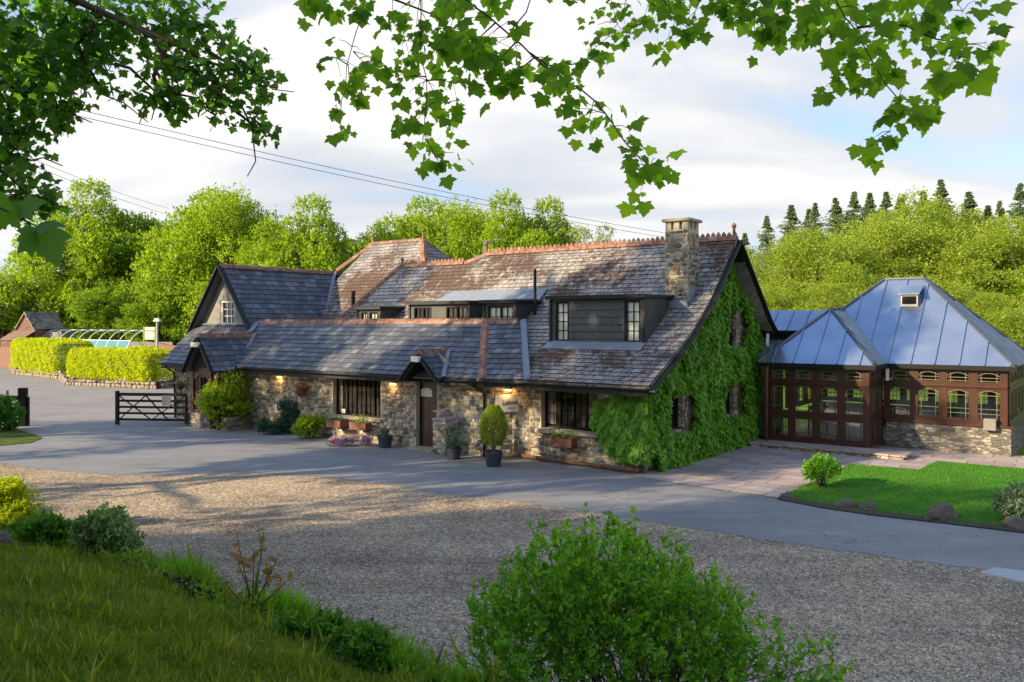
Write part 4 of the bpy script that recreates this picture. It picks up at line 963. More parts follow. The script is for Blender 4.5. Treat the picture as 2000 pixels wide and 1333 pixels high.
# glazed walls
def bay(o, ax, nrm, a0, a1, z0, z1, arch=True, name='window', rows=(.72,), parent=con):
    o = Vector(o); ax = Vector(ax); nrm = Vector(nrm); mb = MB(); fw = .045
    pt = lambda a, z, d=0: o+ax*a+Vector((0,0,z))+nrm*d
    mb.beam(pt(a0,z0+fw/2,.03), pt(a1,z0+fw/2,.03), .06, fw); mb.beam(pt(a0,z1-fw/2,.03), pt(a1,z1-fw/2,.03), .06, fw)
    mb.beam(pt(a0+fw/2,z0+fw,.03), pt(a0+fw/2,z1-fw,.03), fw, .058, up=nrm); mb.beam(pt(a1-fw/2,z0+fw,.03), pt(a1-fw/2,z1-fw,.03), fw, .058, up=nrm)
    mg = (a1-a0)*.2
    for a in (a0+mg, a1-mg): mb.beam(pt(a,z0+fw,.03), pt(a,z1-fw,.03), .016, .02, up=nrm, m=1)
    if arch:
        zz_ = z1-fw-.14; N_ = 8; rr_ = min(.085, (z1-z0)*.3)
        pts = [pt(a0+fw+(a1-a0-2*fw)*i/N_, z1-fw-rr_-.01+rr_*math.sin(math.pi*i/N_), 0) for i in range(N_+1)]
        top = [pt(a0+fw, z1-fw), pt(a1-fw, z1-fw)]
        if z1-z0 > .6: mb.prism([pts[0]]+[p+Vector((0,0,.03)) for p in pts[1:-1]]+[pts[-1], top[1], top[0]], nrm*.04)
        for p, q in zip(pts[:-1], pts[1:]): mb.beam(p+nrm*.05, q+nrm*.05, .018, .022, up=nrm, m=1)
        mb.beam(pt(a0+fw, z0+(z1-z0)*.22,.03), pt(a1-fw, z0+(z1-z0)*.22,.03), .02, .016, m=1)
        mb.beam(pt(a0+fw, z1-fw-rr_-.06,.03), pt(a1-fw, z1-fw-rr_-.06,.03), .02, .016, m=1)
    else: mb.beam(pt(a0+fw, z0+(z1-z0)*.25,.03), pt(a1-fw, z0+(z1-z0)*.25,.03), .02, .013)
    f = mb.build(name, [M['mahog'], M['came']], parent)
    pb = MB(); pb.add([pt(a0+.02,z0+.02), pt(a1-.02,z0+.02), pt(a1-.02,z1-.02), pt(a0+.02,z1-.02)], [(0,1,2,3)]); pb.build('pane', M['glass'], f)
    return f
frame = MB()
def glazed(o, ax, nrm, L, n, z0, fullh, post=.13):
    o = Vector(o); ax = Vector(ax); nrm = Vector(nrm)
    pt = lambda a, z, d=0: o+ax*a+Vector((0,0,z))+nrm*d
    w_ = (L-post)/n
    for i in range(n+1): frame.beam(pt(post/2+i*w_, z0, 0), pt(post/2+i*w_, 2.36, 0), post, .11, up=nrm)
    for zc, h_ in ((z0+.05,.10),(1.875,.12),(2.33,.06)):
        for i in range(n): frame.beam(pt(post+i*w_, zc, 0), pt(i*w_+w_, zc, 0), .10, h_)
    frame.beam(pt(0, 1.86, .075), pt(L, 1.86, .075), .05, .04); frame.beam(pt(0, z0+.02, .075), pt(L, z0+.02, .075), .05, .05)
    for i in range(n):
        a0, a1 = post+i*w_, i*w_+w_
        bay(o, ax, nrm, a0, a1, 1.937, 2.298)
        if fullh:
            frame.beam(pt(a0, .93, 0), pt(a1, .93, 0), .10, .14)
            bay(o, ax, nrm, a0, a1, 1.003, 1.812); bay(o, ax, nrm, a0, a1, z0+.103, .857, arch=False)
        else: bay(o, ax, nrm, a0, a1, z0+.103, 1.812)
glazed((.6,7.1,0), E1, NF, 2.93, 4, .16, True)
glazed((3.47,7.16,0), E2, NR, 1.45, 2, .16, True)
glazed((3.55,8.62,0), E1, NF, 3.15, 4, .82, False)
glazed((6.68,8.68,0), E2, NR, 5.0, 6, .82, False)
glazed((.3,13.7,0), E1, NF, 6.35, 7, .82, False)
glazed((.25,9.9,0), E2, NR, 3.75, 4, .82, False)
frame.build('timber_frame', M['mahog'], con)
mb = MB()
mb.box(3.62, 6.78, 8.56, 8.82, -.05, .77); mb.box(6.52, 6.785, 8.825, 13.8, -.05, .768); mb.box(.2, 6.5, 13.6, 13.8, -.05, .77)
mb.build('dwarf_wall', M['stone_dwarf'], con)
mb = MB(); mb.box(3.60, 6.84, 8.50, 8.86, .773, .83); mb.box(6.48, 6.84, 8.865, 13.85, .773, .83); mb.build('wall_coping', M['mahog'], con)
mb = MB(); mb.box(.2, 3.45, 7.15, 8.56, -.03, .13); mb.box(.2, 6.5, 8.83, 13.6, -.03, .132); mb.build('interior_floor', M['wood_floor'], con)
mb = MB(); mb.box(6.15, 6.45, 8.36, 8.49, .70, 1.02); mb.build('meter_box', M['render_grey'], con, bevel=.01)
mb = MB(); mb.box(3.66, 3.74, 8.36, 8.42, 1.95, 2.3); mb.build('white_vent', M['white'], con)
# downpipe in front
pipe([(.72,6.86,2.33),(.70,6.84,2.2),(.68,6.84,.03)], .045, 'planter', con, label='brown downpipe standing in front of the glazed doors')
# step
mb = MB(); mb.box(.45, 4.6, 6.2, 7.06, -.04, .085); stp = mb.build('step', M['stone_low'], con)
mb = MB(); mb.box(.41, 4.66, 6.15, 7.04, .088, .135); mb.build('step_paving', M['paving'], con, bevel=.008)
# things inside: tables, chairs, hanging curtain panels
def W(u, v, z=0): return H(u, v, z)
def ctable(u, v, lab):
    th = thing('round_table', lab, 'table', W(u, v, .13), HROT, 'tables inside the conservatory')
    mb = MB(); mb.lathe((0,0,0), [(.45,.71),(.46,.72),(.46,.74),(.45,.75)], 24); mb.build('table_top', M['wood_floor'], th)
    mb = MB(); mb.lathe((0,0,0), [(.22,0),(.22,.02),(.05,.06),(.035,.1),(.035,.708)], 14); mb.build('pedestal', M['blackw'], th)
def cchair(u, v, rz, lab):
    th = thing('dining_chair', lab, 'chair', W(u, v, .13), HROT+rz, 'chairs inside the conservatory')
    mb = MB(); mb.box(-.21, .21, -.21, .21, .42, .46); mb.build('seat', M['planter'], th, bevel=.01)
    for x, y in ((-.19,-.19),(.19,-.19),(-.19,.19),(.19,.19)):
        mb = MB(); mb.box(x-.02, x+.02, y-.02, y+.02, 0, .418); mb.build('leg', M['blackw'], th)
    mb = MB(); mb.box(-.21, -.17, .17, .21, .463, .95); mb.box(.17, .21, .17, .21, .463, .95); mb.box(-.168, .168, .175, .2, .8, .93); mb.box(-.168, .168, .175, .2, .6, .66); mb.build('backrest', M['blackw'], th)
ctable(4.6, 10.0, 'round table behind the left half of the long conservatory windows'); ctable(5.9, 10.6, 'round table behind the right half of the long conservatory windows'); ctable(2.2, 9.0, 'round table behind the glazed doors')
cchair(4.0, 10.0, 1.6, 'wooden chair at the left side of the left table behind the long windows'); cchair(5.2, 9.9, -1.5, 'wooden chair between the two tables behind the long windows')
cchair(1.6, 8.8, 1.2, 'wooden chair by the table behind the glazed doors'); cchair(5.9, 9.8, 3.1, 'wooden chair with its back to the window, nearest the meter box')

# ------------------------------------------------------------------ hanging sign, planters, pots
sg = thing('hanging_sign', 'pale name board with dark script lettering on the canted stone wall beside the downpipe', 'sign', H(0,0), HROT)
sa = Vector((-4.22,.22,0)); sb_ = Vector((-3.78,.64,0)); ad_ = (sb_-sa).normalized(); sn = Vector((ad_.y,-ad_.x,0))
sc = H(*( (sa+sb_)/2)[:2]); mb = MB()
ctr = (sa+sb_)/2+sn*.10; wS = .86; hS = .46; zS = 1.47
mb.prism([ctr-ad_*wS/2+Vector((0,0,zS-hS/2)), ctr+ad_*wS/2+Vector((0,0,zS-hS/2)), ctr+ad_*wS/2+Vector((0,0,zS+hS/2)), ctr-ad_*wS/2+Vector((0,0,zS+hS/2))], -sn*.03); mb.build('board', M['cream'], sg)
def text(body, size, loc, rot, m, parent, name, shear=0, ext=.004, sx=1):
    cu = bpy.data.curves.new(name, 'FONT'); cu.body = body; cu.size = size; cu.align_x = 'CENTER'; cu.align_y = 'CENTER'; cu.shear = shear; cu.extrude = ext
    o = bpy.data.objects.new(name, cu); COL.objects.link(o); 
    dg = bpy.context.evaluated_depsgraph_get(); me = bpy.data.meshes.new_from_object(o.evaluated_get(dg)); bpy.data.objects.remove(o)
    o = bpy.data.objects.new(name, me); COL.objects.link(o); me.materials.append(m); o.parent = parent; o.location = loc; o.rotation_euler = rot; o.scale = (sx, 1, 1); return o
rzS = math.atan2(ad_.y, ad_.x)
text('Lakeview', .175, ctr+sn*.006+Vector((0,0,zS+.02)), (R(90), R(-4), rzS), M['ink'], sg, 'lettering', shear=.5, sx=.82)
mb = MB()
for k in range(3):
    zk = zS-.115-k*.022; wk = (.16,.24,.12)[k]
    mb.beam(ctr+sn*.004-ad_*wk/2+Vector((0,0,zk)), ctr+sn*.004+ad_*wk/2+Vector((0,0,zk)), .004, .006)
mb.build('small_print', M['ink'], sg)
mb = MB(); mb.beam(ctr-sn*.04+Vector((0,0,zS)), ctr-sn*.16+Vector((0,0,zS)), .04, .1); mb.build('bracket', M['black'], sg)

def plant_pts(n, rad, h, base=0.0):
    d = rdir(n); d[:, 2] = np.abs(d[:, 2]); return np.array([0,0,base])+d*np.array([rad, rad, h])*(rng.random((n,1))**.5)
def boxplanter(u, v, z, wd, label, leafm='leaf_mid', support=None):
    th = thing('window_box', label, 'planter', H(u, v, z), HROT, 'wooden window boxes')
    mb = MB(); h = .22; t = .02; dp = .13
    mb.box(-wd/2, wd/2, -dp, -dp+t, 0, h); mb.box(-wd/2, wd/2, dp-t, dp, 0, h); mb.box(-wd/2, -wd/2+t, -dp+t, dp-t, 0, h); mb.box(wd/2-t, wd/2, -dp+t, dp-t, 0, h); mb.box(-wd/2+t, wd/2-t, -dp+t, dp-t, 0, .03)
    mb.build('box', M['planter'], th)
    mb = MB(); mb.box(-wd/2+.02, wd/2-.02, -dp+.02, dp-.02, .03, h-.03); mb.build('soil', M['soil'], th)
    if support:
        mb = MB(); mb.box(-wd/2+.1, -wd/2+.14, -.1, .30, -.04, -.003); mb.box(wd/2-.14, wd/2-.1, -.1, .30, -.04, -.003); mb.build('bracket', M['blackw'], th)
    p = np.c_[rng.uniform(-wd/2+.05, wd/2-.05, 26), rng.uniform(-.08, .08, 26), np.full(26, h-.03)]
    D = unit(rdir(26)*.5+np.array([0,0,1])); tall = rng.uniform(.08, .30, 26)
    leaf_mesh('foliage', [sprigs(p, D, tall, 12, .05, tpl=L_DIA)], M[leafm], th)
    return th
b1 = boxplanter(U(657,-.25), -.25, .42, .62, 'brown window box, left of the pair under the wide wing window', 'leaf_sage', True)
b2 = boxplanter(U(704,-.25), -.25, .42, .70, 'brown window box, right of the pair under the wide wing window', 'leaf_mid', True)
b3 = boxplanter(U(1100,.2), .2, .48, .66, 'red-brown window box on the wall under the main window near the ivy', 'leaf_lime', True)
def pot(px, v, r, h, label, name='plant_pot', cat='plant pot'):
    u = U(px, v); th = thing(name, label, cat, H(u, v, .005), HROT)
    mb = MB(); mb.lathe((0,0,0), [(r*.78,0),(r*.97,h*.86),(r*1.04,h*.87),(r*1.05,h),(r*.94,h),(r*.93,h*.9),(0.01,h*.88)], 26); mb.build('tub', M['pot'], th, smooth=False)
    mb = MB(); mb.lathe((0,0,0), [(r*.9,h*.86),(r*.9,h*.9),(.01,h*.92)], 20); mb.build('soil', M['soil'], th)
    return th, u
p1, _ = pot(752, -.35, .22, .34, 'round dark tub with a wispy green plant, left of the brown door')
n = 90; pp = plant_pts(n, .1, .05, .3); D = unit(rdir(n)*.55+np.array([0,0,1])); leaf_mesh('foliage', [sprigs(pp, D, rng.uniform(.15,.36,n), 12, .045, tpl=L_OVAL)], M['leaf_sage'], p1)
p2, _ = pot(886, -.75, .22, .30, 'round dark tub with purple flowers on tall stems beside the stone pier')
n = 260; pp = plant_pts(n, .13, .05, .26); D = unit(rdir(n)*.8+np.array([.1,-.1,.9])); Lr = rng.uniform(.2,.62,n)
leaf_mesh('foliage', [sprigs(pp, D, Lr, 9, .04, tpl=L_OVAL)], M['leaf_blue'], p2)
k = 26; D2 = unit(rdir(k)*.5+np.array([-.25,0,1])); ft = np.array([0,0,.3])+D2*rng.uniform(.55,.95,(k,1))
mb = MB()
for q in ft: mb.tube([(0,0,.28), tuple(q*np.array([.5,.5,.62])), tuple(q)], .004, 4)
mb.build('stems', M['leaf_blue'], p2)
leaf_mesh('flowers', [sprigs(ft-D2*.03, D2, .05, 9, .032, tpl=L_DIA)], M['petal_purple'], p2)
p3, _ = pot(964, -.95, .23, .38, 'round dark tub holding a clipped yellow-green conifer by the downpipe')
n = 2600; zt_ = rng.random(n); rr_ = .30*np.sin(np.pi*np.clip(zt_*.86+.12, 0, 1))**.75*(.72+.34*rng.random(n))*(1+.10*np.sin(zt_*17+np.arange(n)%7)); an = rng.uniform(0, 2*np.pi, n)
pp = np.c_[rr_*np.cos(an), rr_*np.sin(an), .50+zt_*.98]; D = unit(np.c_[np.cos(an), np.sin(an), np.full(n, .9)]+rdir(n)*.3)
leaf_mesh('foliage', [sprigs(pp, D, .09, 5, .04, spread=.5, tpl=L_DIA)], M['leaf_birch'], p3)
mb = MB(); mb.tube([(0,0,.33),(0.01,0,.7),(0,0,1.1)], [.03,.025,.015], 8)
for a in range(5): mb.tube([(0,0,.36),(.1*math.cos(a*1.3),.1*math.sin(a*1.3),.62)], .008, 5)
mb.build('stem', M['bark'], p3)
# hanging basket
hb = thing('hanging_basket', 'wicker hanging basket of pink flowers on the sunlit stone wall', 'flower basket', H(U(588,-.15), -.15, 1.45), HROT)
mb = MB(); mb.lathe((0,0,0), [(.04,-.2),(.12,-.15),(.17,-.05),(.19,.0),(.17,.0)], 16); mb.build('basket', M['planter'], hb)
mb = MB(); mb.beam((0,.24,.45), (0,-.02,.45), .015, .015); 
for a in range(3): mb.tube([(.17*math.cos(a*2.1),.17*math.sin(a*2.1),0),(0,0,.43)], .004, 4)
mb.build('bracket', M['black'], hb)
n = 60; pp = plant_pts(n, .15, .04, 0); D = unit(rdir(n)*.7+np.array([0,-.1,.8])); leaf_mesh('foliage', [sprigs(pp, D, .18, 9, .05)], M['leaf_mid'], hb)
leaf_mesh('flowers', [sprigs(pp[:40]+D[:40]*.17, D[:40], .05, 8, .045, tpl=L_DIA)], M['petal_magenta'], hb)
for px, v, z, lb in ((415,-.55,1.35,'small hanging basket of white flowers beside the porch'), (352,-.1,1.3,'small hanging basket of greenery left of the porch')):
    h2 = thing('hanging_basket', lb, 'flower basket', H(U(px, v), v, z), HROT)
    mb = MB(); mb.lathe((0,0,0), [(.04,-.17),(.10,-.13),(.15,-.04),(.16,0)], 14); mb.build('basket', M['planter'], h2)
    mb = MB()
    for a in range(3): mb.tube([(.14*math.cos(a*2.1),.14*math.sin(a*2.1),0),(0,0,.42)], .004, 4)
    mb.tube([(0,0,.42),(0,.2,.42)], .008, 5); mb.build('bracket', M['black'], h2)
    n = 50; pp = plant_pts(n, .12, .03, 0); D = unit(rdir(n)*.7+np.array([0,-.1,.8])); leaf_mesh('foliage', [sprigs(pp, D, .17, 8, .05), sprigs(pp[:14]+D[:14]*.15, D[:14], .05, 7, .04, tpl=L_DIA, mi=1)], [M['leaf_mid'], M['white' if px > 400 else 'petal_pink']], h2)

# ------------------------------------------------------------------ gates, fences, hedges, far yard
def bar_gate(a, b, h, label, name='field_gate'):
    a = Vector(a); b = Vector(b); d = b-a; L = d.length; th = thing(name, label, 'gate', a, math.atan2(d.y, d.x))
    mb = MB(); mb.box(-.05, .06, -.05, .05, .02, h+.06); mb.build('stile', M['black'], th); mb = MB(); mb.box(L-.07, L, -.04, .04, .08, h); mb.build('stile', M['black'], th)
    for z in (.2, .42, .64, .86, h-.06):
        mb = MB(); mb.beam((.06,0,z), (L-.07,0,z+.02), .03, .08 if z < 1 else .11); mb.build('rail', M['black'], th)
    mb = MB()
    for x0, z0, x1, z1 in ((.08,.18,L*.42,h-.08), (L*.42,h-.08,L*.75,.18), (.08,h-.1,L*.5,.2), (L*.5,.2,L-.1,h-.1)): mb.beam((x0,-.028 if x0 < 1 else -.034,z0), (x1,-.028 if x0 < 1 else -.034,z1), .018, .075, up=(0,1,0))
    mb.build('brace', M['black'], th); return th
ga = G(229,830); gb = H(-17.15,-.98); gate = bar_gate(ga, gb, 1.15, 'open black five-bar wooden gate reaching from the drive to the porch')
mb = MB(); L_ = (gb-ga).length; mb.box(L_*.66, L_*.66+.34, -.07, -.045, .72, 1.08); mb.build('mail_box', M['steel'], gate)
# left gateway
gp = G(45,833)
gt = thing('gate_post', 'thick black gate post standing at the left edge beside the rose bush', 'post', gp, .2)
mb = MB(); mb.box(-.13, .13, -.13, .13, -.05, 1.35); mb.build('post', M['black'], gt, bevel=.012); mb = MB(); mb.box(.135, .2, -.06, .06, -.03, 1.02); mb.build('slam_post', M['black'], gt)
lf = thing('field_gate', 'black wooden rail gate running off the left edge of the photo', 'gate', gp+Vector((-.15,.05,0)), math.pi-.15)
for z in (.3,.55,.8,1.05): 
    mb = MB(); mb.beam((0,0,z-.03), (3.2,0,z), .03, .09); mb.build('rail', M['black'], lf)
mb = MB(); mb.beam((.05,.03,.95), (1.5,.03,1.18), .03, .09); mb.beam((.5,-.03,.1), (.5,-.03,1.25), .07, .03); mb.build('brace', M['black'], lf)

def hedge(name, cx, cy, rz, L, Wd, Hh, z0, label, leafm, nl):
    th = thing(name, label, 'hedge', (cx, cy, z0), rz, 'clipped golden hedges')
    n = nl; f = rng.random(n)
    # rounded box surface, evenly sampled
    hx, hy = L/2, Wd/2; R_ = min(.55, hy*.8); A_ = [L*Wd, 2*L*Hh, 2*Wd*Hh]; ch = rng.choice(3, n, p=np.array(A_)/sum(A_))
    x = rng.uniform(-1, 1, n)*hx; y = rng.uniform(-1, 1, n)*hy; z = rng.uniform(0, 1, n)*Hh; sg = np.sign(rng.normal(size=n))
    z = np.where(ch == 0, Hh, z); y = np.where(ch == 1, sg*hy, y); x = np.where(ch == 2, sg*hx, x)
    q = np.c_[np.clip(x, -hx+R_, hx-R_), np.clip(y, -hy+R_, hy-R_), np.clip(z, 0, Hh-R_)]; nrm = unit(np.c_[x, y, z]-q+1e-6)
    amp = R_+.06*np.sin(x*2.1+1)*np.sin(z*2.5+y)+.04*np.sin(x*6.3+z*5)
    pos = q+nrm*amp[:, None]+rng.normal(size=(n,3))*.035; pos[:, 2] += .05*np.sin(x*1.1)
    leaf_mesh('foliage', [(pos-nrm*.03, nrm*.7+rdir(n)*.8+np.array([0,0,.3]), rdir(n)+nrm*.6, rng.uniform(.06,.13,n), L_DIA[0], L_DIA[1], 0)], M[leafm], th)
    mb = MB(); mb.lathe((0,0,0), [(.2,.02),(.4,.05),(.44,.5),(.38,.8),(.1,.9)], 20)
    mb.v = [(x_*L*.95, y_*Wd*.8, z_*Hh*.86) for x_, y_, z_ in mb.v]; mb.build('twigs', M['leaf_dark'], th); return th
h1a = Vector(((146-1000)/F*49.5, 49.5, 0)); h1b = Vector(((306-1000)/F*46.3, 46.3, 0)); dd = h1b-h1a
hedge('clipped_hedge', (h1a.x+h1b.x)/2, (h1a.y+h1b.y)/2+.9, math.atan2(dd.y, dd.x), dd.length+.3, 2.2, 1.85, .25, 'long clipped golden hedge on a low stone wall nearest the lamp post', 'leaf_gold', 34000)
h2a = Vector(((38-1000)/F*60, 60, 0)); h2b = Vector(((128-1000)/F*54.5, 54.5, 0)); dd2 = h2b-h2a
hedge('clipped_hedge', (h2a.x+h2b.x)/2, (h2a.y+h2b.y)/2+1.2, math.atan2(dd2.y, dd2.x), dd2.length+.2, 2.6, 2.2, .25, 'rounded clipped golden hedge further left, nearest the brick outbuilding', 'leaf_gold', 34000)
def low_wall(pts, h, label, name='low_wall'):
    mb = MB(); pts = [Vector(p) for p in pts]
    for i, (a, b) in enumerate(zip(pts[:-1], pts[1:])):
        d = (b-a).normalized(); nn_ = Vector((d.y, -d.x, 0)); mb.beam(a+Vector((0,0,h/2-.06)), b+Vector((0,0,h/2-.06)), .3, h-.06)
        stones(mb, a+nn_*.15, d, nn_, 0, (b-a).length, -.02, h+.02, sz=.2, dep=.10, seed=i+20, top=lambda q: h*(.85+.12*math.sin(q*1.7)+.08*math.sin(q*4.1)))
    tag(mb.build(name, [M['soil'], M['stones_pale']], None), label, 'wall', 'low stone walls under the hedges')
M['stones_pale'] = simple('pale_rubble', (.22,.185,.14), .9, vary=.5, scale=3, bump=1, bscale=12)
low_wall([h1a+Vector((-.2,-.25,0)), h1b+Vector((.2,-.25,0)), h1b+Vector((.5,1.5,0))], .52, 'low rough stone wall under the long golden hedge')
low_wall([h2a+Vector((-.2,-.2,0)), h2b+Vector((0,-.2,0)), h1a+Vector((-.2,-.25,0))], .55, 'low rough stone wall under the rounded golden hedge')

# far outbuilding
ob = thing('brick_outbuilding', 'weathered brick outbuilding with a steep gable beyond the hedges', 'building', (P(50,0,72).x, 72, 0), -.35)
mb = MB(); bw = 1.05; bd = 3; eh = 3.3; rh = 4.65
mb.add([(-bw,0,0),(bw,0,0),(bw,0,eh),(0,0,rh),(-bw,0,eh)], [(0,1,2,3,4)]); mb.add([(bw,0,0),(bw,bd,0),(bw,bd,eh),(bw,0,eh)], [(0,1,2,3)]); mb.add([(-bw,0,0),(-bw,bd,0),(-bw,bd,eh),(-bw,0,eh)], [(0,1,2,3)]); mb.build('wall', M['brick'], ob)
roof_obj('roof', [[(bw+.15,-.15,eh-.15),(bw+.15,bd,eh-.15),(0,bd,rh),(0,-.15,rh)], [(-bw-.15,bd,eh-.15),(-bw-.15,-.15,eh-.15),(0,-.15,rh),(0,bd,rh)]], M['slate_old'], ob, wd=.4, ex=.3)
mb = MB(); mb.box(1.3, 3.2, .8, 2, 0, 2.9); mb.build('lean_to', M['render_grey'], ob)
mb = MB(); mb.box(-1.2, 1.2, -1.4, -.05, 0, 2.2); mb.prism([(-1.25,-1.5,2.2),(1.25,-1.5,2.2),(1.25,-.02,3.0),(-1.25,-.02,3.0)], (0,0,.06)); mb.build('front_annexe', M['brick'], ob)
mb = MB(); mb.box(.3, 1.0, -1.44, -1.403, .05, 1.95); mb.build('door', M['fence'], ob)
mb = MB(); mb.box(.52, .76, -1.46, -1.443, 1.3, 1.6); mb.build('notice', M['white'], ob)
def board_fence(a, b, h, label):
    a = Vector(a); b = Vector(b); d = b-a; L = d.length; th = thing('board_fence', label, 'fence', a, math.atan2(d.y, d.x))
    mb = MB(); n_ = int(L/.15)
    for i in range(n_): x = i*.15; mb.box(x, x+.14, -.012, .012, .03, h*random.uniform(.98, 1.02))
    mb.build('boards', M['fence'], th); mb = MB(); mb.box(0, L, .015, .06, .4, .48); mb.box(0, L, .015, .06, h-.4, h-.3); mb.build('rail', M['fence'], th)
board_fence(P(-60,0,70).xy.to_3d(), P(24,0,67).xy.to_3d(), 1.75, 'red-brown close-boarded fence at the far left edge by the outbuilding')
board_fence(P(300,0,64).xy.to_3d(), P(400,0,61).xy.to_3d(), 2.0, 'red-brown close-boarded fence between the lamp post and the inn')
# pool canopy: curved ribs and sheets
cp = thing('arched_canopy', 'long curved white-ribbed glazed canopy behind the hedges', 'canopy', (P(92,0,74).x, 74, 0), math.atan2(-8, 15.6-4))
cL = (Vector((P(300,0,66).x, 66, 0))-Vector((P(92,0,74).x, 74, 0))).length
arc = [(-1.6*math.cos(t), .95+2.1*math.sin(t)) for t in [R(0+8*k) for k in range(0, 12)]]
for i in range(11):
    x = cL*i/10; mb = MB(); mb.tube([(x, y, z) for y, z in arc]+[(x,.6,3.07)], .035, 6); mb.build('rib', M['white'], cp)
mb = MB()
for i in range(10):
    x0, x1 = cL*i/10+.04, cL*(i+1)/10-.04
    for (ya, za), (yb, zb) in zip(arc[:5], arc[1:6]): mb.prism([(x0,ya,za),(x1,ya,za),(x1,yb,zb),(x0,yb,zb)], (0,.01,.0))
mb.build('sheet', M['poly'], cp)
mb = MB(); mb.tube([(0,.6,3.07),(cL,.6,3.07)], .03, 6); mb.tube([(0,arc[5][0],arc[5][1]),(cL,arc[5][0],arc[5][1])], .025, 6); mb.build('purlin', M['white'], cp)
# lamp post + notice
lp = thing('lamp_post', 'grey yard lamp post with a flat square lantern beside the hedge', 'lamp post', (P(307,0,57).x, 57, 0))
mb = MB(); mb.tube([(0,0,0),(0,0,3.75)], [.09,.07], 10); mb.build('post', M['concrete'], lp); mb = MB(); mb.box(-.2, .2, -.2, .2, 3.76, 3.86); mb.box(-.15, .15, -.15, .15, 3.863, 3.98); mb.build('lantern', M['white'], lp)
nb_ = thing('notice_board', 'pale notice board on posts behind the lamp post', 'sign', (P(292,0,66).x, 66, 0))
mb = MB(); mb.box(-.4, .4, -.02, .02, 2.35, 3.35); mb.build('board', M['cream'], nb_); mb = MB(); mb.box(-.5, -.42, -.04, .04, 0, 3.4); mb.box(.42, .5, -.04, .04, 0, 3.4); mb.build('post', M['leaf_gold'], nb_)
gs = thing('garden_wall', 'grey block wall behind the canopy and lamp post', 'wall', (P(270,0,70).x, 70, 0), -.3)
mb = MB(); mb.box(-7, 3.4, 0, .2, 0, 2.1); mb.build('wall_face', M['render_grey'], gs)
# distant slate roofs glimpsed through the trees

# rocks
def rock(p, r, sq, label, seed):
    rr = random.Random(seed); bm = bmesh.new(); bmesh.ops.create_icosphere(bm, subdivisions=3, radius=1)
    from mathutils import noise
    for v in bm.verts:
        q = v.co*1.1+Vector((seed*3.1,0,0)); f = 1+.35*noise.noise(q)+.18*noise.noise(q*2.7); c = v.co*f
        v.co = Vector((c.x*r*sq[0], c.y*r*sq[1], max(c.z, -.5)*r*sq[2]))
    me = bpy.data.meshes.new('boulder'); bm.to_mesh(me); bm.free(); me.materials.append(M['rock'])
    o = bpy.data.objects.new('boulder', me); COL.objects.link(o); o.location = p; o.rotation_euler = (0, 0, rr.uniform(0, 3)); tag(o, label, 'rock')
for i, (px, py, r, sq, lb) in enumerate([(1542,978,.14,(1,.9,.9),'small rough boulder at the near left corner of the lawn'), (1655,992,.17,(1.2,.8,.7),'low brown boulder at the lawn edge right of the round shrub'),
    (1700,998,.16,(1,.9,.8),'brown boulder, third from the left along the lawn edge'), (1845,1014,.30,(1.45,.75,.75),'largest boulder, long and flat topped, at the lawn edge'), (1990,1034,.20,(1.1,.8,.8),'boulder under the grey-green shrub at the right edge')]):
    rock(G(px, py)+Vector((0,.1,.03)), r, sq, lb, i+1)
bp = Vector((-7.1, 11.6, 0)); bp.z = bank_z(bp.x, bp.y); rock(bp+Vector((0,0,.05)), .14, (1,1,.9), 'small stone in the grass bank at the left edge', 9)
# wires
def wire(pts, label):
    mb = MB(); P0, P1 = Vector(pts[0]), Vector(pts[1]); n_ = 24
    q = [P0.lerp(P1, i/n_)-Vector((0,0,pts[2]*4*(i/n_)*(1-i/n_))) for i in range(n_+1)]; mb.tube(q, .013, 5); tag(mb.build('overhead_wire', M['wire'], smooth=True), label, 'wire', 'overhead wires')
wire((P(60,192,30), P(1500,485,60), .5), 'upper of the two long overhead wires above the inn'); wire((P(60,205,30), P(1500,493,60), .5), 'lower of the two long overhead wires above the inn')
wire((P(-100,238,40), P(330,408,66), .3), 'upper of two thin wires above the trees at the left'); wire((P(-100,250,40), P(330,420,66), .3), 'lower of two thin wires above the trees at the left')
wire((P(-100,602,45), P(300,580,66), .2), 'lone dark wire crossing in front of the trees behind the hedges')
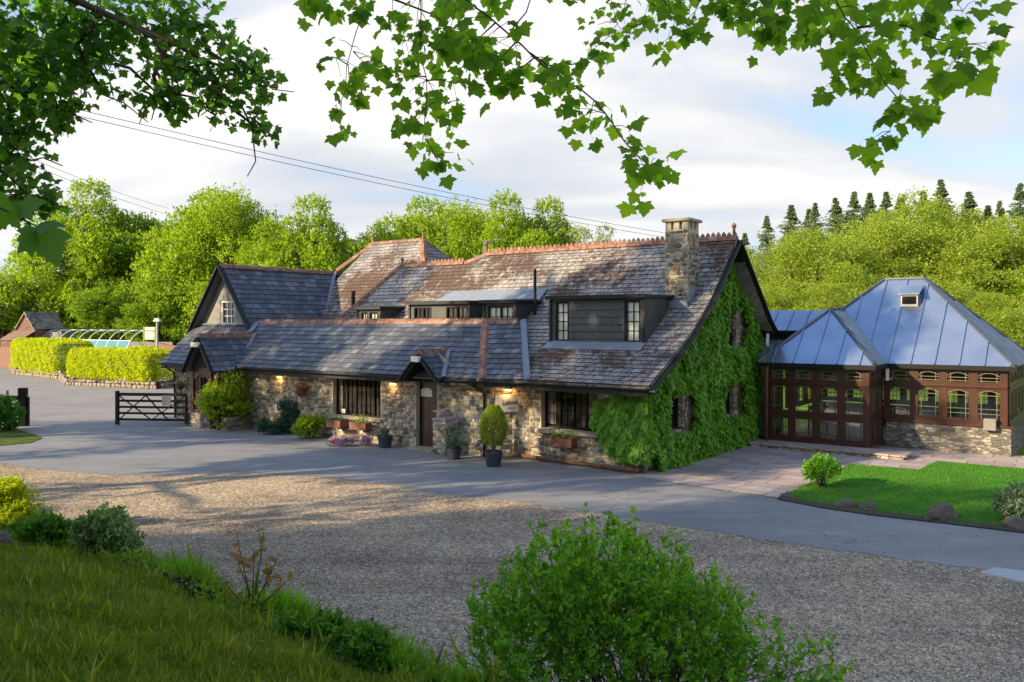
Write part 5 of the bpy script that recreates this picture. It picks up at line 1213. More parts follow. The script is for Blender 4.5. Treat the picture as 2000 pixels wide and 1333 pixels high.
# ------------------------------------------------------------------ vegetation
def stem_mesh(mb, base, top, r0, r1, wob=.06, n=5, seg=6):
    base = Vector(base); top = Vector(top); L = (top-base).length
    pts = [base.lerp(top, i/(n-1))+Vector(rng.normal(size=3)*wob*L*(1 if 0 < i < n-1 else 0)) for i in range(n)]
    mb.tube(pts, [r0+(r1-r0)*i/(n-1) for i in range(n)], seg)
def broadleaf(name, label, cat, h, r, leafm, nl=9000, lsize=.19, k=6, cb=.10, flat=.7, pr=(.13,.36), npuff=58, seed=1, droop=.25, L=.55, group=None, tpl=L_DIA, lean=0):
    global rng; rng = np.random.default_rng(seed)
    th = thing(name, label, cat, group=group)
    c = np.array([lean, 0, h*(cb+(1-cb)/2)]); ez = h*(1-cb)/2
    d = rdir(npuff); fr = rng.uniform(.35, 1.0, npuff)**.6; lob = 1+.22*np.sin(3*np.arctan2(d[:,1], d[:,0])+seed)+.15*np.sin(5*d[:,2]*2+seed*2)
    cen = c+d*np.array([r, r, ez])[None]*(fr*lob)[:, None]*.86
    widen = 1.12-.35*((cen[:,2]-c[2])/ez); cen[:, :2] *= widen[:, None]
    rad = rng.uniform(*pr, npuff)*r
    per = (nl*(rad**2)/np.sum(rad**2)).astype(int)
    PP = []; DD = []
    for ci, ri, ni in zip(cen, rad, per):
        p, nn = puff_pts(ni, ci, ri, .45, flat); PP.append(p); DD.append(nn)
    p = np.concatenate(PP); nn = np.concatenate(DD); out = unit(p-c)
    D = unit(nn*.6+out*.6+rdir(len(p))*.5+np.array([0,0,.25-droop]))
    o = leaf_mesh('crown', [sprigs(p, D, L*rng.uniform(.5,1.3,len(p)), k, lsize, spread=.8, tpl=tpl)], M[leafm], th)
    mb = MB(); trunk = [Vector((0,0,-.2)), Vector((.1,0,h*.18)), Vector((-.05,.1,h*.38)), Vector((lean*.6,0,h*.62)), Vector((lean,0,h*.82))]
    mb.tube(trunk, [r*.055, r*.045, r*.036, r*.022, r*.008], 9)
    for ci in cen[:34]:
        t0 = trunk[1].lerp(trunk[3], random.random()); stem_mesh(mb, t0, ci, r*.018, r*.005, .05, 5, 5)
    mb.build('trunk', M['bark'], th, smooth=True); return th
def place(th, px, Y, top, r, r0, h0, label, first=False, rz=None, group=None, z=0):
    o = th if first else copy_tree(th)
    hh = CAMZ-(top-HY)/F*Y-z; s = r/r0; o.location = ((px-1000)/F*Y, Y, z); o.scale = (s, s, hh/h0*1.0)
    o.rotation_euler = (0, 0, random.uniform(0, 6.28) if rz is None else rz); o['label'] = label
    if group: o['group'] = group
    return o
A = broadleaf('broadleaf_tree', '', 'tree', 12, 5, 'leaf_lime', 11000, seed=3, lsize=.24)
B = broadleaf('broadleaf_tree', '', 'tree', 12, 5, 'leaf_mid', 11000, seed=5, flat=.5, lsize=.23)
Ct = broadleaf('feathery_tree', '', 'tree', 12, 5, 'leaf_lime', 10000, seed=8, flat=.8, npuff=60, droop=-.35, L=1.0, lsize=.20, pr=(.18,.3))
Dt = broadleaf('birch_tree', '', 'tree', 12, 5, 'leaf_birch', 14000, seed=13, npuff=110, pr=(.14,.24), lsize=.15, droop=.1, cb=.02)
Et = broadleaf('birch_tree', '', 'tree', 12, 5, 'leaf_birch', 14000, seed=21, npuff=90, pr=(.16,.28), lsize=.16, droop=.0, cb=.02)
gL = 'trees behind the hedges at the left'; gC = 'trees behind the inn roofs'; gR = 'trees in the sunlit wood behind the conservatory'
used = set()
def pl(T, px, Y, top, r, label, group):
    o = place(T, px, Y, top, r, 5, 12.6, label, first=(T.name not in used), group=group); used.add(T.name)
pl(A,165,82,368,5.6,'tall rounded yellow-green tree, leftmost above the long hedges',gL)
pl(B,280,84,380,6,'darker green layered tree above the curved canopy',gL)
pl(A,390,80,380,6.6,'bright green tree behind the lamp post, left of the grey gable',gL)
pl(Ct,455,76,362,6,'feathery tree with wispy pale top just left of the dark cross wing roof',gL)
pl(B,520,80,392,5.5,'green tree directly above the ridge of the dark cross wing',gL)
pl(A,595,72,398,4.6,'rounded bright tree right of the cross wing, behind the valley to the big hip',gL)
pl(B,655,84,440,5.5,'smaller darker tree in the dip left of the big hipped roof',gL)
pl(B,235,78,520,4.4,'low dark green tree behind the left end of the canopy',gL)
pl(B,340,76,540,3.8,'low dark green tree beside the notice board',gL)
pl(A,110,84,560,4.0,'low bright tree behind the brick outbuilding',gL)
pl(B,5,82,515,5.5,'dark green tree at the extreme left edge beyond the fence','')
pl(B,70,110,588,5,'small far tree between the left edge tree and the tall trees','')
pl(Ct,745,74,430,5,'spiky bright tree behind the left end of the big hipped roof',gC)
pl(A,805,78,398,5.2,'rounded bright tree behind the ridge of the big hipped roof',gC)
pl(Ct,880,76,378,6,'tallest pale feathery tree right of the big hipped roof',gC)
pl(B,935,82,415,5,'green tree behind the television aerial',gC)
pl(A,1010,72,388,4.2,'bright billowing tree just right of the television aerial',gC)
pl(A,1062,74,402,4,'bright tree, second to the right of the television aerial',gC)
pl(Dt,1140,74,424,4,'pale yellow-green tree at the right end of the group behind the main ridge',gC)
rw = [(1475,62,475,4.8,Dt,'pale birch-like tree directly behind the ridge end of the ivy gable'),(1545,56,452,5,Et,'pale birch-like tree behind the low link roof'),(1625,58,428,5.4,Dt,'pale birch-like tree behind the small pyramid roof'),
      (1705,60,405,5.6,Et,'pale birch-like tree left of the top of the tall metal roof'),(1795,62,372,6.4,Dt,'tallest pale tree, above the roof vent of the conservatory'),(1870,60,388,5.6,Et,'tall pale tree right of the tall metal roof'),
      (1940,56,408,5.4,Dt,'pale tree above the right slope of the metal roof'),(2025,54,395,5.8,Et,'pale tree cut by the right edge of the photo'),
      (1510,50,560,3.6,Et,'low pale bushy tree just behind the low link roof'),(1600,48,540,3.8,Dt,'low pale bushy tree behind the join of the two metal roofs'),(1690,50,510,4,Et,'low pale bushy tree behind the left hip of the tall metal roof'),
      (1860,48,520,4,Dt,'low pale bushy tree behind the right hip of the tall metal roof'),(1940,44,575,3.6,Et,'low bright bushy tree near the right eave of the tall metal roof'),(2010,42,560,3.6,Dt,'low bright bushy tree at the right edge above the conservatory')]
for px, Y, top, r, T, lb in rw: pl(T, px, Y, top, r, lb, gR)
# more wood behind, for depth
for i, (px, Y, top, r) in enumerate([(1420,75,500,5),(1600,72,440,5.5),(1760,74,410,6),(1900,72,420,6),(2080,66,430,6),(2140,50,480,6)]):
    pl(Ct if i % 2 else A, px, Y, top, r, 'broad tree deeper in the wood behind the conservatory', 'deeper trees in the wood behind the conservatory')
for i, (px, Y, top, r) in enumerate([(200,100,470,8),(420,100,470,8),(600,104,480,8),(780,100,480,8),(960,100,470,8),(1150,98,520,6)]):
    pl(B, px, Y, top, r, 'far tree filling the gaps behind the front row', 'far trees behind the front row')
# conifers
def conifer(seed):
    global rng; rng = np.random.default_rng(seed); th = thing('conifer', '', 'conifer'); H_ = 14
    PP = []; DD = []; LL = []
    for z in np.sort(1.2+(H_-1.25)*rng.random(560)**.85):
        if z > H_-.05: continue
        R_ = 3.0*(1-z/H_)**.95*(.8+.3*math.sin(z*2.7))+.04; lf = min(1, .12+R_/1.1)
        for a in rng.uniform(0, 6.28, 1):
            L = R_*rng.uniform(.7, 1.15); n_ = max(3, int(L/.14)); tt = np.linspace(.08, 1, n_)
            d = np.array([math.cos(a), math.sin(a), -.30])
            p = np.array([0,0,z])+d*L*tt[:,None]+np.c_[np.zeros(n_), np.zeros(n_), .30*L*tt**2]
            for s in (-1, 1):
                side = np.array([-math.sin(a)*s, math.cos(a)*s, -.15]); PP.append(p); DD.append(np.tile(unit(side*.8+d*.7), (n_,1))); LL.append((.38*(1.1-tt)*L**.3+.12)*lf)
            PP.append(p[-1:]); DD.append(np.tile(d, (1,1))); LL.append(np.array([.3*lf]))
    p = np.concatenate(PP); D = np.concatenate(DD); L = np.concatenate(LL)
    leaf_mesh('crown', [sprigs(p, unit(D), L*.8, 6, .11, spread=.6, tpl=L_DIA)], M['leaf_conifer'], th)
    mb = MB(); mb.tube([(0,0,0),(0,0,H_)], [.2,.02], 7); mb.build('trunk', M['bark'], th); return th
cf = conifer(4); first = True
cps = [(1455,78,455),(1545,80,400),(1592,84,396),(1632,80,386),(1668,78,374),(1699,86,376),(1731,80,374),(1758,84,386),(1838,78,350),(1893,82,374),(1952,86,392),(1992,74,358)]
nm = ['leftmost dark conifer, by the gable finial','second dark conifer from the left on the wood skyline','third dark conifer from the left on the wood skyline','fourth dark conifer from the left on the wood skyline','fifth dark conifer from the left, tallest of the middle group','sixth dark conifer from the left on the wood skyline','seventh dark conifer from the left on the wood skyline','eighth dark conifer from the left, half hidden by the tallest pale tree','conifer tip standing just above the tallest pale tree','slender conifer right of the tallest pale tree','faint small conifer second from the right edge','large dark conifer at the right edge of the skyline']
for (px, Y, top), lb in zip(cps, nm):
    o = cf if first else copy_tree(cf); first = False
    hh = CAMZ-(top-HY)/F*Y; o.location = ((px-1000)/F*Y, Y, 0); s = hh/14; w_ = random.uniform(1.2, 1.9); o.scale = (s*w_, s*w_, s); o.rotation_euler = (0,0,random.uniform(0,6)); o['label'] = lb; o['group'] = 'conifers on the skyline behind the wood'

gcf = 'fainter conifers deeper in the skyline row'
for i in range(12):
    px = 1500+i*42+random.uniform(-14,14); Y = random.uniform(88,100); top = 425-45*math.exp(-((px-1800)/170)**2)+random.uniform(-12,10)
    o = copy_tree(cf); hh = CAMZ-(top-HY)/F*Y; s = hh/14; w_ = random.uniform(1.3,2.0); o.location = ((px-1000)/F*Y, Y, 0); o.scale = (s*w_, s*w_, s); o.rotation_euler = (0,0,random.uniform(0,6)); o['label'] = 'faint conifer standing behind the front row of conifers and pale trees'; o['group'] = gcf
# ivy on the gable
rng = np.random.default_rng(77)
def fn(a, b): return .5+.25*np.sin(a*2.3+b*1.1)+.15*np.sin(a*5.1-b*3.7+1)+.12*np.sin(b*7.3+a*1.9)
n = 62000; v = rng.uniform(.25, 7.6, n); z = rng.uniform(0, 5.6, n)
top = np.where(v < 4.94, np.interp(v, [a for a, b in PROF], [b for a, b in PROF]), 6.0-(v-4.94)*.93)
keep = z < top-.14-.16*fn(v*2, z)
keep &= ~((z > 3.9) & (v > 5.2+.8*fn(z, v)+(5.4-z)*1.25))
for h in gh: keep &= ~((v > h[0]-.22+.14*fn(z*3, v)) & (v < h[1]+.42-.16*fn(z*3+2, v)) & (z > h[2]-.03) & (z < h[3]+.04-.12*fn(v*4, z)))
keep &= ~((v < .75) & (z < .35+.2*fn(v, z)))
v = v[keep]; z = z[keep]; th_ = .10+.15*fn(v*1.7, z*1.4)+.10*fn(v*4, z*4)
edge_ = np.min([np.where((z > h[2]-.1) & (z < h[3]+.1), np.minimum(np.abs(v-h[0]), np.abs(v-h[1])), 9) for h in gh], axis=0); th_ *= np.clip(.35+edge_*1.5, 0, 1)
th_ += np.where(z < 1.0, .12*(1.0-z), 0)
u = th_*rng.uniform(.55, 1.08, len(v)); pos = np.c_[u, v, z]
Nn = np.c_[np.ones(len(v)), np.zeros(len(v)), np.full(len(v), .55)]+rdir(len(v))*.55
T = np.c_[np.full(len(v), .35), rng.normal(size=len(v))*.6, np.full(len(v), -.8)]+rdir(len(v))*.4
part1 = (pos, T, Nn, rng.uniform(.07, .125, len(v)), L_IVY[0], L_IVY[1], 0)
n = 13000; u = rng.uniform(-1.42, .25, n); z = rng.uniform(.02, 2.0, n)
keep = (u > -1.42+.35*fn(z*2, u)+.55*np.clip(.9-z, 0, 1)) & (z < 1.62+.35*np.clip(u+1.2, 0, 1)+.1*fn(u*5, z)) & ~((u < -.1) & (z < .25+.2*fn(u*3, z)) ) & ~((u > -.2) & (z < .3)); u = u[keep]; z = z[keep]
th_ = .22+.20*fn(u*3+1, z*2); pos = np.c_[u, .5-th_*rng.uniform(.5, 1.05, len(u)), z]
Nn = np.c_[np.zeros(len(u)), -np.ones(len(u)), np.full(len(u), .6)]+rdir(len(u))*.6
T = np.c_[rng.normal(size=len(u))*.5, np.full(len(u), -.35), np.full(len(u), -1.0)]
part2 = (pos, T, Nn, rng.uniform(.07, .13, len(u)), L_IVY[0], L_IVY[1], 0)
iv = thing('ivy', 'dense green climbing ivy covering the right gable wall and wrapping the corner', 'climber', H0, HROT)
leaf_mesh('foliage', [part1, part2], M['leaf_ivy'], iv)
mb = MB()
for k in range(9): v0_ = .35+k*.75; stem_mesh(mb, (.05, v0_, 0), (.06, v0_+random.uniform(-.4,.4), 1.6), .03, .012, .03)
stem_mesh(mb, (-.1,.38,0), (-.25,.35,1.2), .04, .02, .04); mb.build('stems', M['bark'], iv)

# shrubs
def shrub(name, label, cat, loc, r, h, leafm, ns, L, k, size, tpl=L_OVAL, stems=14, base=.12, flat=None, seed=None, spread=.9, rot=0, ry=None, group=None, stemr=.012, extra=None, up=.5):
    global rng; rng = np.random.default_rng(seed or int(abs(loc[0])*97+abs(loc[1])*31)+3)
    th = thing(name, label, cat, loc, rot, group)
    npf = max(7, int(ns/70)); d = rdir(npf); d[:, 2] = (np.abs(d[:, 2])*1.1-.15) if base > .3 else d[:, 2]; ryy = ry or r
    c = np.array([0,0,h*.47]); cen = c+d*np.array([r*.72, ryy*.72, h*.36])*rng.uniform(.5, 1, (npf,1)); rad = rng.uniform(.25, .42, npf)*min(r, h)
    PP = []; DD = []
    for ci, ri in zip(cen, rad):
        p, nn = puff_pts(int(ns/npf)+1, ci, ri, .3, .9); PP.append(p); DD.append(nn)
    p = np.concatenate(PP); nn = np.concatenate(DD); p[:, 2] = np.maximum(p[:, 2], h*base*rng.random(len(p)))
    D = unit(nn*.7+unit(p-c*.6)*.6+np.array([0,0,up])+rdir(len(p))*.35)
    parts = [sprigs(p, D, L*rng.uniform(.5, 1.3, len(p)), k, size, spread=spread, tpl=tpl)]
    leaf_mesh('foliage', parts, M[leafm], th)
    mb = MB()
    for i in range(stems):
        ci = p[rng.integers(len(p))]; stem_mesh(mb, (random.uniform(-.12,.12)*r, random.uniform(-.12,.12)*r, -.03), ci, stemr, stemr*.3, .06, 5, 5)
    if len(mb.v): mb.build('stems', M['twig'], th)
    if extra: leaf_mesh('flowers', [sprigs(p[:extra[1]]+D[:extra[1]]*L, D[:extra[1]], .04, 6, extra[2], tpl=L_DIA)], M[extra[0]], th)
    return th
g_ = G(468, 836); shrub('large_shrub', 'large rounded bright green shrub against the wing wall beside the porch', 'shrub', H(toH(g_).x, -.65), .98, 2.05, 'leaf_lime', 2600, .2, 8, .085, ry=.7)
shrub('flowering_shrub', 'small bright bushy shrub left of the window boxes', 'shrub', H(U(606,-.4), -.4), .55, .82, 'leaf_lime', 1100, .12, 7, .055, ry=.4)
shrub('wall_climber', 'dark blue-green climber up the wall below the hanging basket', 'climber', H(U(566,-.05), -.05), .40, 1.35, 'leaf_blue', 900, .14, 7, .06, ry=.18)
shrub('low_shrub', 'low dark green shrub at the wall foot between the large shrub and the climber', 'shrub', H(U(533,-.45), -.45), .55, .55, 'leaf_blue', 800, .12, 7, .06, ry=.3)
shrub('flower_patch', 'low carpet of pink flowers under the window boxes', 'flowers', H(U(684,-.75), -.75), .98, .26, 'leaf_sage', 1300, .05, 5, .03, ry=.24, stems=0, extra=('petal_pink', 900, .03))
shrub('low_shrub', 'dark leafy plant at the rear corner of the gable by the white downpipe', 'shrub', H(.45, 7.3), .42, .55, 'leaf_blue', 500, .14, 7, .09)
shrub('small_plants', 'little plants with red flowers behind the open gate', 'flowers', H(-17.9, -.35), .5, .35, 'leaf_mid', 300, .08, 6, .05, extra=('petal_red', 60, .045), stems=0)
shrub('porch_plant', 'leafy plant with white flowers beside the porch door', 'shrub', H(U(420,-.9), -.85), .2, 1.5, 'leaf_sage', 260, .15, 7, .06, extra=('white', 40, .04))
gq = G(1606, 952); shrub('round_shrub', 'small round leafy shrub on bare stems at the near corner of the lawn', 'shrub', gq, .46, .72, 'leaf_ivy', 620, .12, 7, .075, base=.35, stems=22)
gq = G(1992, 1018); shrub('grey_shrub', 'grey-green shrub at the right edge of the lawn', 'shrub', gq, .42, .62, 'leaf_sage', 600, .12, 7, .06)
gq = G(20, 838); shrub('rose_bush', 'dark rose bush with one pink bloom in front of the left gate', 'shrub', gq+Vector((0,-.5,0)), .72, 1.1, 'leaf_dark', 1000, .16, 7, .085, extra=('petal_magenta', 3, .10))
def onbank(x, y): return Vector((x, y, max(bank_z(x, y), 0)))
b0 = onbank(-8.65, 14.3); shrub('golden_shrub', 'yellow-green shrub at the left edge of the gravel', 'shrub', b0, .60, .85, 'leaf_gold', 1300, .14, 8, .055)
b0 = onbank(-6.02, 12.3); shrub('variegated_shrub', 'pale green and cream variegated shrub with dark stems on the bank edge', 'shrub', b0, .46, .95, 'leaf_var', 750, .16, 9, .085, base=.25, tpl=L_OVAL, stems=18, stemr=.014)
for i, (x, y, r, h, lb) in enumerate([(-7.35,13.0,.42,.42,'dark low fern-like plant between the golden and the variegated shrub'),(-6.9,12.4,.32,.35,'dark low plant just left of the variegated shrub'),(-2.1,8.9,.45,.3,'low dark ground plant right of the red sapling'),(-1.5,8.35,.40,.32,'low dark ground plant nearest the large foreground shrub')]):
    shrub('low_plant', lb, 'plant', onbank(x, y), r, h, 'leaf_dark', 340, .14, 7, .075, tpl=L_OVAL)
# red sapling
b0 = onbank(-3.02, 9.7); sp_ = thing('red_sapling', 'spindly sapling with red and orange leaves on the bank edge', 'sapling', b0)
rng = np.random.default_rng(5); mb = MB(); tips = []; dirs = []
for (x, y, z) in ((-.18,0,.98),(.12,.05,1.0),(.30,0,.72),(-.22,.1,.7),(.42,-.05,.45),(.02,0,.8),(-.32,0,.42),(.2,.1,.55)):
    base = Vector((random.uniform(-.05,.05), 0, 0)); q = [base, Vector((x*.25,y,z*.35)), Vector((x*.7,y,z*.7)), Vector((x,y,z))]; mb.tube(q, [.012,.009,.006,.003], 5)
    for t_i in np.linspace(.42, 1, 6):
        a = q[1].lerp(q[3], t_i); tips += [a]*2
mb.build('stems', M['twig'], sp_)
tp = np.array([tuple(v_) for v_ in tips])+rng.normal(size=(len(tips),3))*.03; dd_ = rdir(len(tp)); dd_[:,2] = dd_[:,2]*.4+.1
leaf_mesh('foliage', [(tp, dd_, rdir(len(tp))*.5+np.array([0,-.3,.8]), rng.uniform(.07,.13,len(tp)), L_OVAL[0], L_OVAL[1], 0)], M['leaf_red'], sp_)

# large foreground shrub
fs_ = thing('foreground_shrub', 'large airy green shrub with many fine twigs filling the bottom of the photo', 'shrub', onbank(1.0, 6.0))
rng = np.random.default_rng(99); B0 = np.array(fs_.location)
pf_ = [(1075,1130,70,6.0),(1180,1110,75,5.9),(1120,1200,95,6.1),(1000,1230,85,6.0),(1255,1155,80,6.0),(1330,1190,70,6.0),(1380,1235,70,6.0),(1200,1260,110,5.9),(1320,1290,100,5.9),(1430,1270,75,6.0),(1500,1300,70,6.0),(1580,1330,65,6.0),(960,1300,70,5.9),(1060,1320,110,5.8),(1450,1350,100,5.8),(1250,1380,130,5.7),(1120,1420,110,5.8),(1380,1430,120,5.7),(1560,1400,90,5.8),(1200,1180,110,6.5),(1350,1260,110,6.5),(1060,1230,110,6.5),(1620,1370,50,5.9)]
PP = []; DD = []; mb = MB()
for px, py, r_, Y in pf_:
    c_ = np.array(P(px, py, Y))-B0; rm = r_/F*Y; n_ = int(118*(r_/90)**2)
    p, nn = puff_pts(n_ if py < 1270 else int(n_*.4), c_, rm, .5, 1); PP.append(p); DD.append(nn)
    for i in range(int(9*(r_/90))):
        e_ = c_+rng.normal(size=3)*rm*.5
        stem_mesh(mb, (random.uniform(-.35,.35), random.uniform(-.2,.2), -.05), e_, .011, .002, .05, 6, 5)
p = np.concatenate(PP); nn = np.concatenate(DD); D = unit(nn*.45+np.array([0,0,.75])+rdir(len(p))*.45); Ls = rng.uniform(.09, .24, len(p))
for i in range(0, len(p), 2): mb.tube([tuple(p[i]), tuple(p[i]+D[i]*Ls[i])], [.0025, .001], 4, cap=False)
leaf_mesh('foliage', [sprigs(p, D, Ls, 12, .055, spread=.8, tpl=L_OVAL)], M['leaf_priv'], fs_); mb.build('stems', M['twig'], fs_)

# ---------------------------------------------------------------- near sycamore at the left (with its branches in the top left corner)
rng = np.random.default_rng(41)
ns = thing('sycamore_tree', 'big dark-leaved sycamore whose crown fills the top left corner', 'tree', onbank(-11.5, 6.0))
B0 = np.array(ns.location); mb = MB()
pz = [(30,60,120,9.5),(130,30,120,10),(60,180,105,9.5),(150,140,80,10),(20,300,80,9.5),(50,375,62,9.5),(235,50,85,10.2),(310,50,85,10.2),(385,45,80,10.2),(330,130,62,10),(395,150,72,10),(465,115,68,10),(505,165,52,10),(495,235,42,10),(435,190,48,10),(300,190,42,10),(345,215,34,10),(240,185,24,10),(527,262,24,10),(30,420,34,9.5),(95,400,34,9.5),(15,235,60,9.5),(110,215,50,9.8),(190,100,60,10.2),(420,225,25,10),(10,140,90,10.5),(90,90,90,10.6)]
pts = []; DDs = []
for px, py, r_, Y in pz:
    c_ = np.array(P(px, py, Y))-B0; rm = r_/F*Y; n_ = int(270*(r_/100)**2)
    p, nn = puff_pts(n_, c_, rm, .0, .9); pts.append(p); DDs.append(nn)
    t0 = Vector((1.2, 1.5, 5.4)); 
    for i in range(2): stem_mesh(mb, Vector(c_)+Vector(rng.normal(size=3)*rm*.9), Vector(c_), .006, .012, .05, 4, 5)
limb = [Vector((0,0,3.6)), Vector(P(-120,-120,9.2))-Vector(B0), Vector(P(190,20,9.8))-Vector(B0), Vector(P(330,80,10))-Vector(B0), Vector(P(400,120,10))-Vector(B0), Vector(P(470,140,10))-Vector(B0), Vector(P(540,160,10))-Vector(B0)]
mb.tube(limb, [.13,.09,.038,.03,.022,.015,.006], 8)
for q in ([(-300,300,8.8),(-60,380,9.2),(60,390,9.5),(130,405,9.5)],[(-250,60,9),(0,160,9.4),(110,210,9.8),(180,240,9.8)],[(330,80,10),(300,150,10),(330,220,10)],[(400,120,10),(440,200,10),(500,250,10)],[(200,25,9.8),(150,90,10),(200,180,10)]):
    mb.tube([Vector(P(*a))-Vector(B0) for a in q], [.035,.024,.014,.006][:len(q)], 6)
for px, py, r_, Y in pz[::2]:
    stem_mesh(mb, Vector(P(max(-100, px-120), py-90, Y-.2))-Vector(B0), Vector(P(px, py, Y))-Vector(B0), .022, .008, .05, 5, 5)
# the rest of its crown, outside the frame
for (x, y, z, r) in [(-11,5,9,2.6),(-13,7,8.5,2.8),(-9.5,4.5,7.5,2.2),(-13.5,4,7.5,2.6),(-10,8,8.8,2.2),(-12,9,7.2,2.4),(-14.5,6,6.2,2.4),(-9,7,9.6,1.8),(-11.5,6,11,2),(-10.5,10,6.8,1.7),(-14,9,5.4,2)]:
    c_ = np.array([x, y, z])-B0; p, nn = puff_pts(620, c_, r, .3, .8); pts.append(p); DDs.append(nn)
    stem_mesh(mb, (0,0,4+random.random()*2), c_, .09, .03, .05, 5, 6)
p = np.concatenate(pts); nn = np.concatenate(DDs); n = len(p)
T = nn*.5+rdir(n)*.8+np.array([0,0,-.55]); Nn = rdir(n)*.8+np.array([.1,-.35,.75])
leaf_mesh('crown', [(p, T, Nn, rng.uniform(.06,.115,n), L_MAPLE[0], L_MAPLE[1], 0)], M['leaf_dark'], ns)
mb.build('branches', M['twig'], ns, smooth=True)
mb = MB(); mb.tube([(0,0,-.3),(.05,0,1.5),(0,.1,3.5),(.1,0,5.5),(.3,.1,8.5)], [.34,.27,.24,.19,.05], 12); mb.build('trunk', M['bark'], ns, smooth=True)

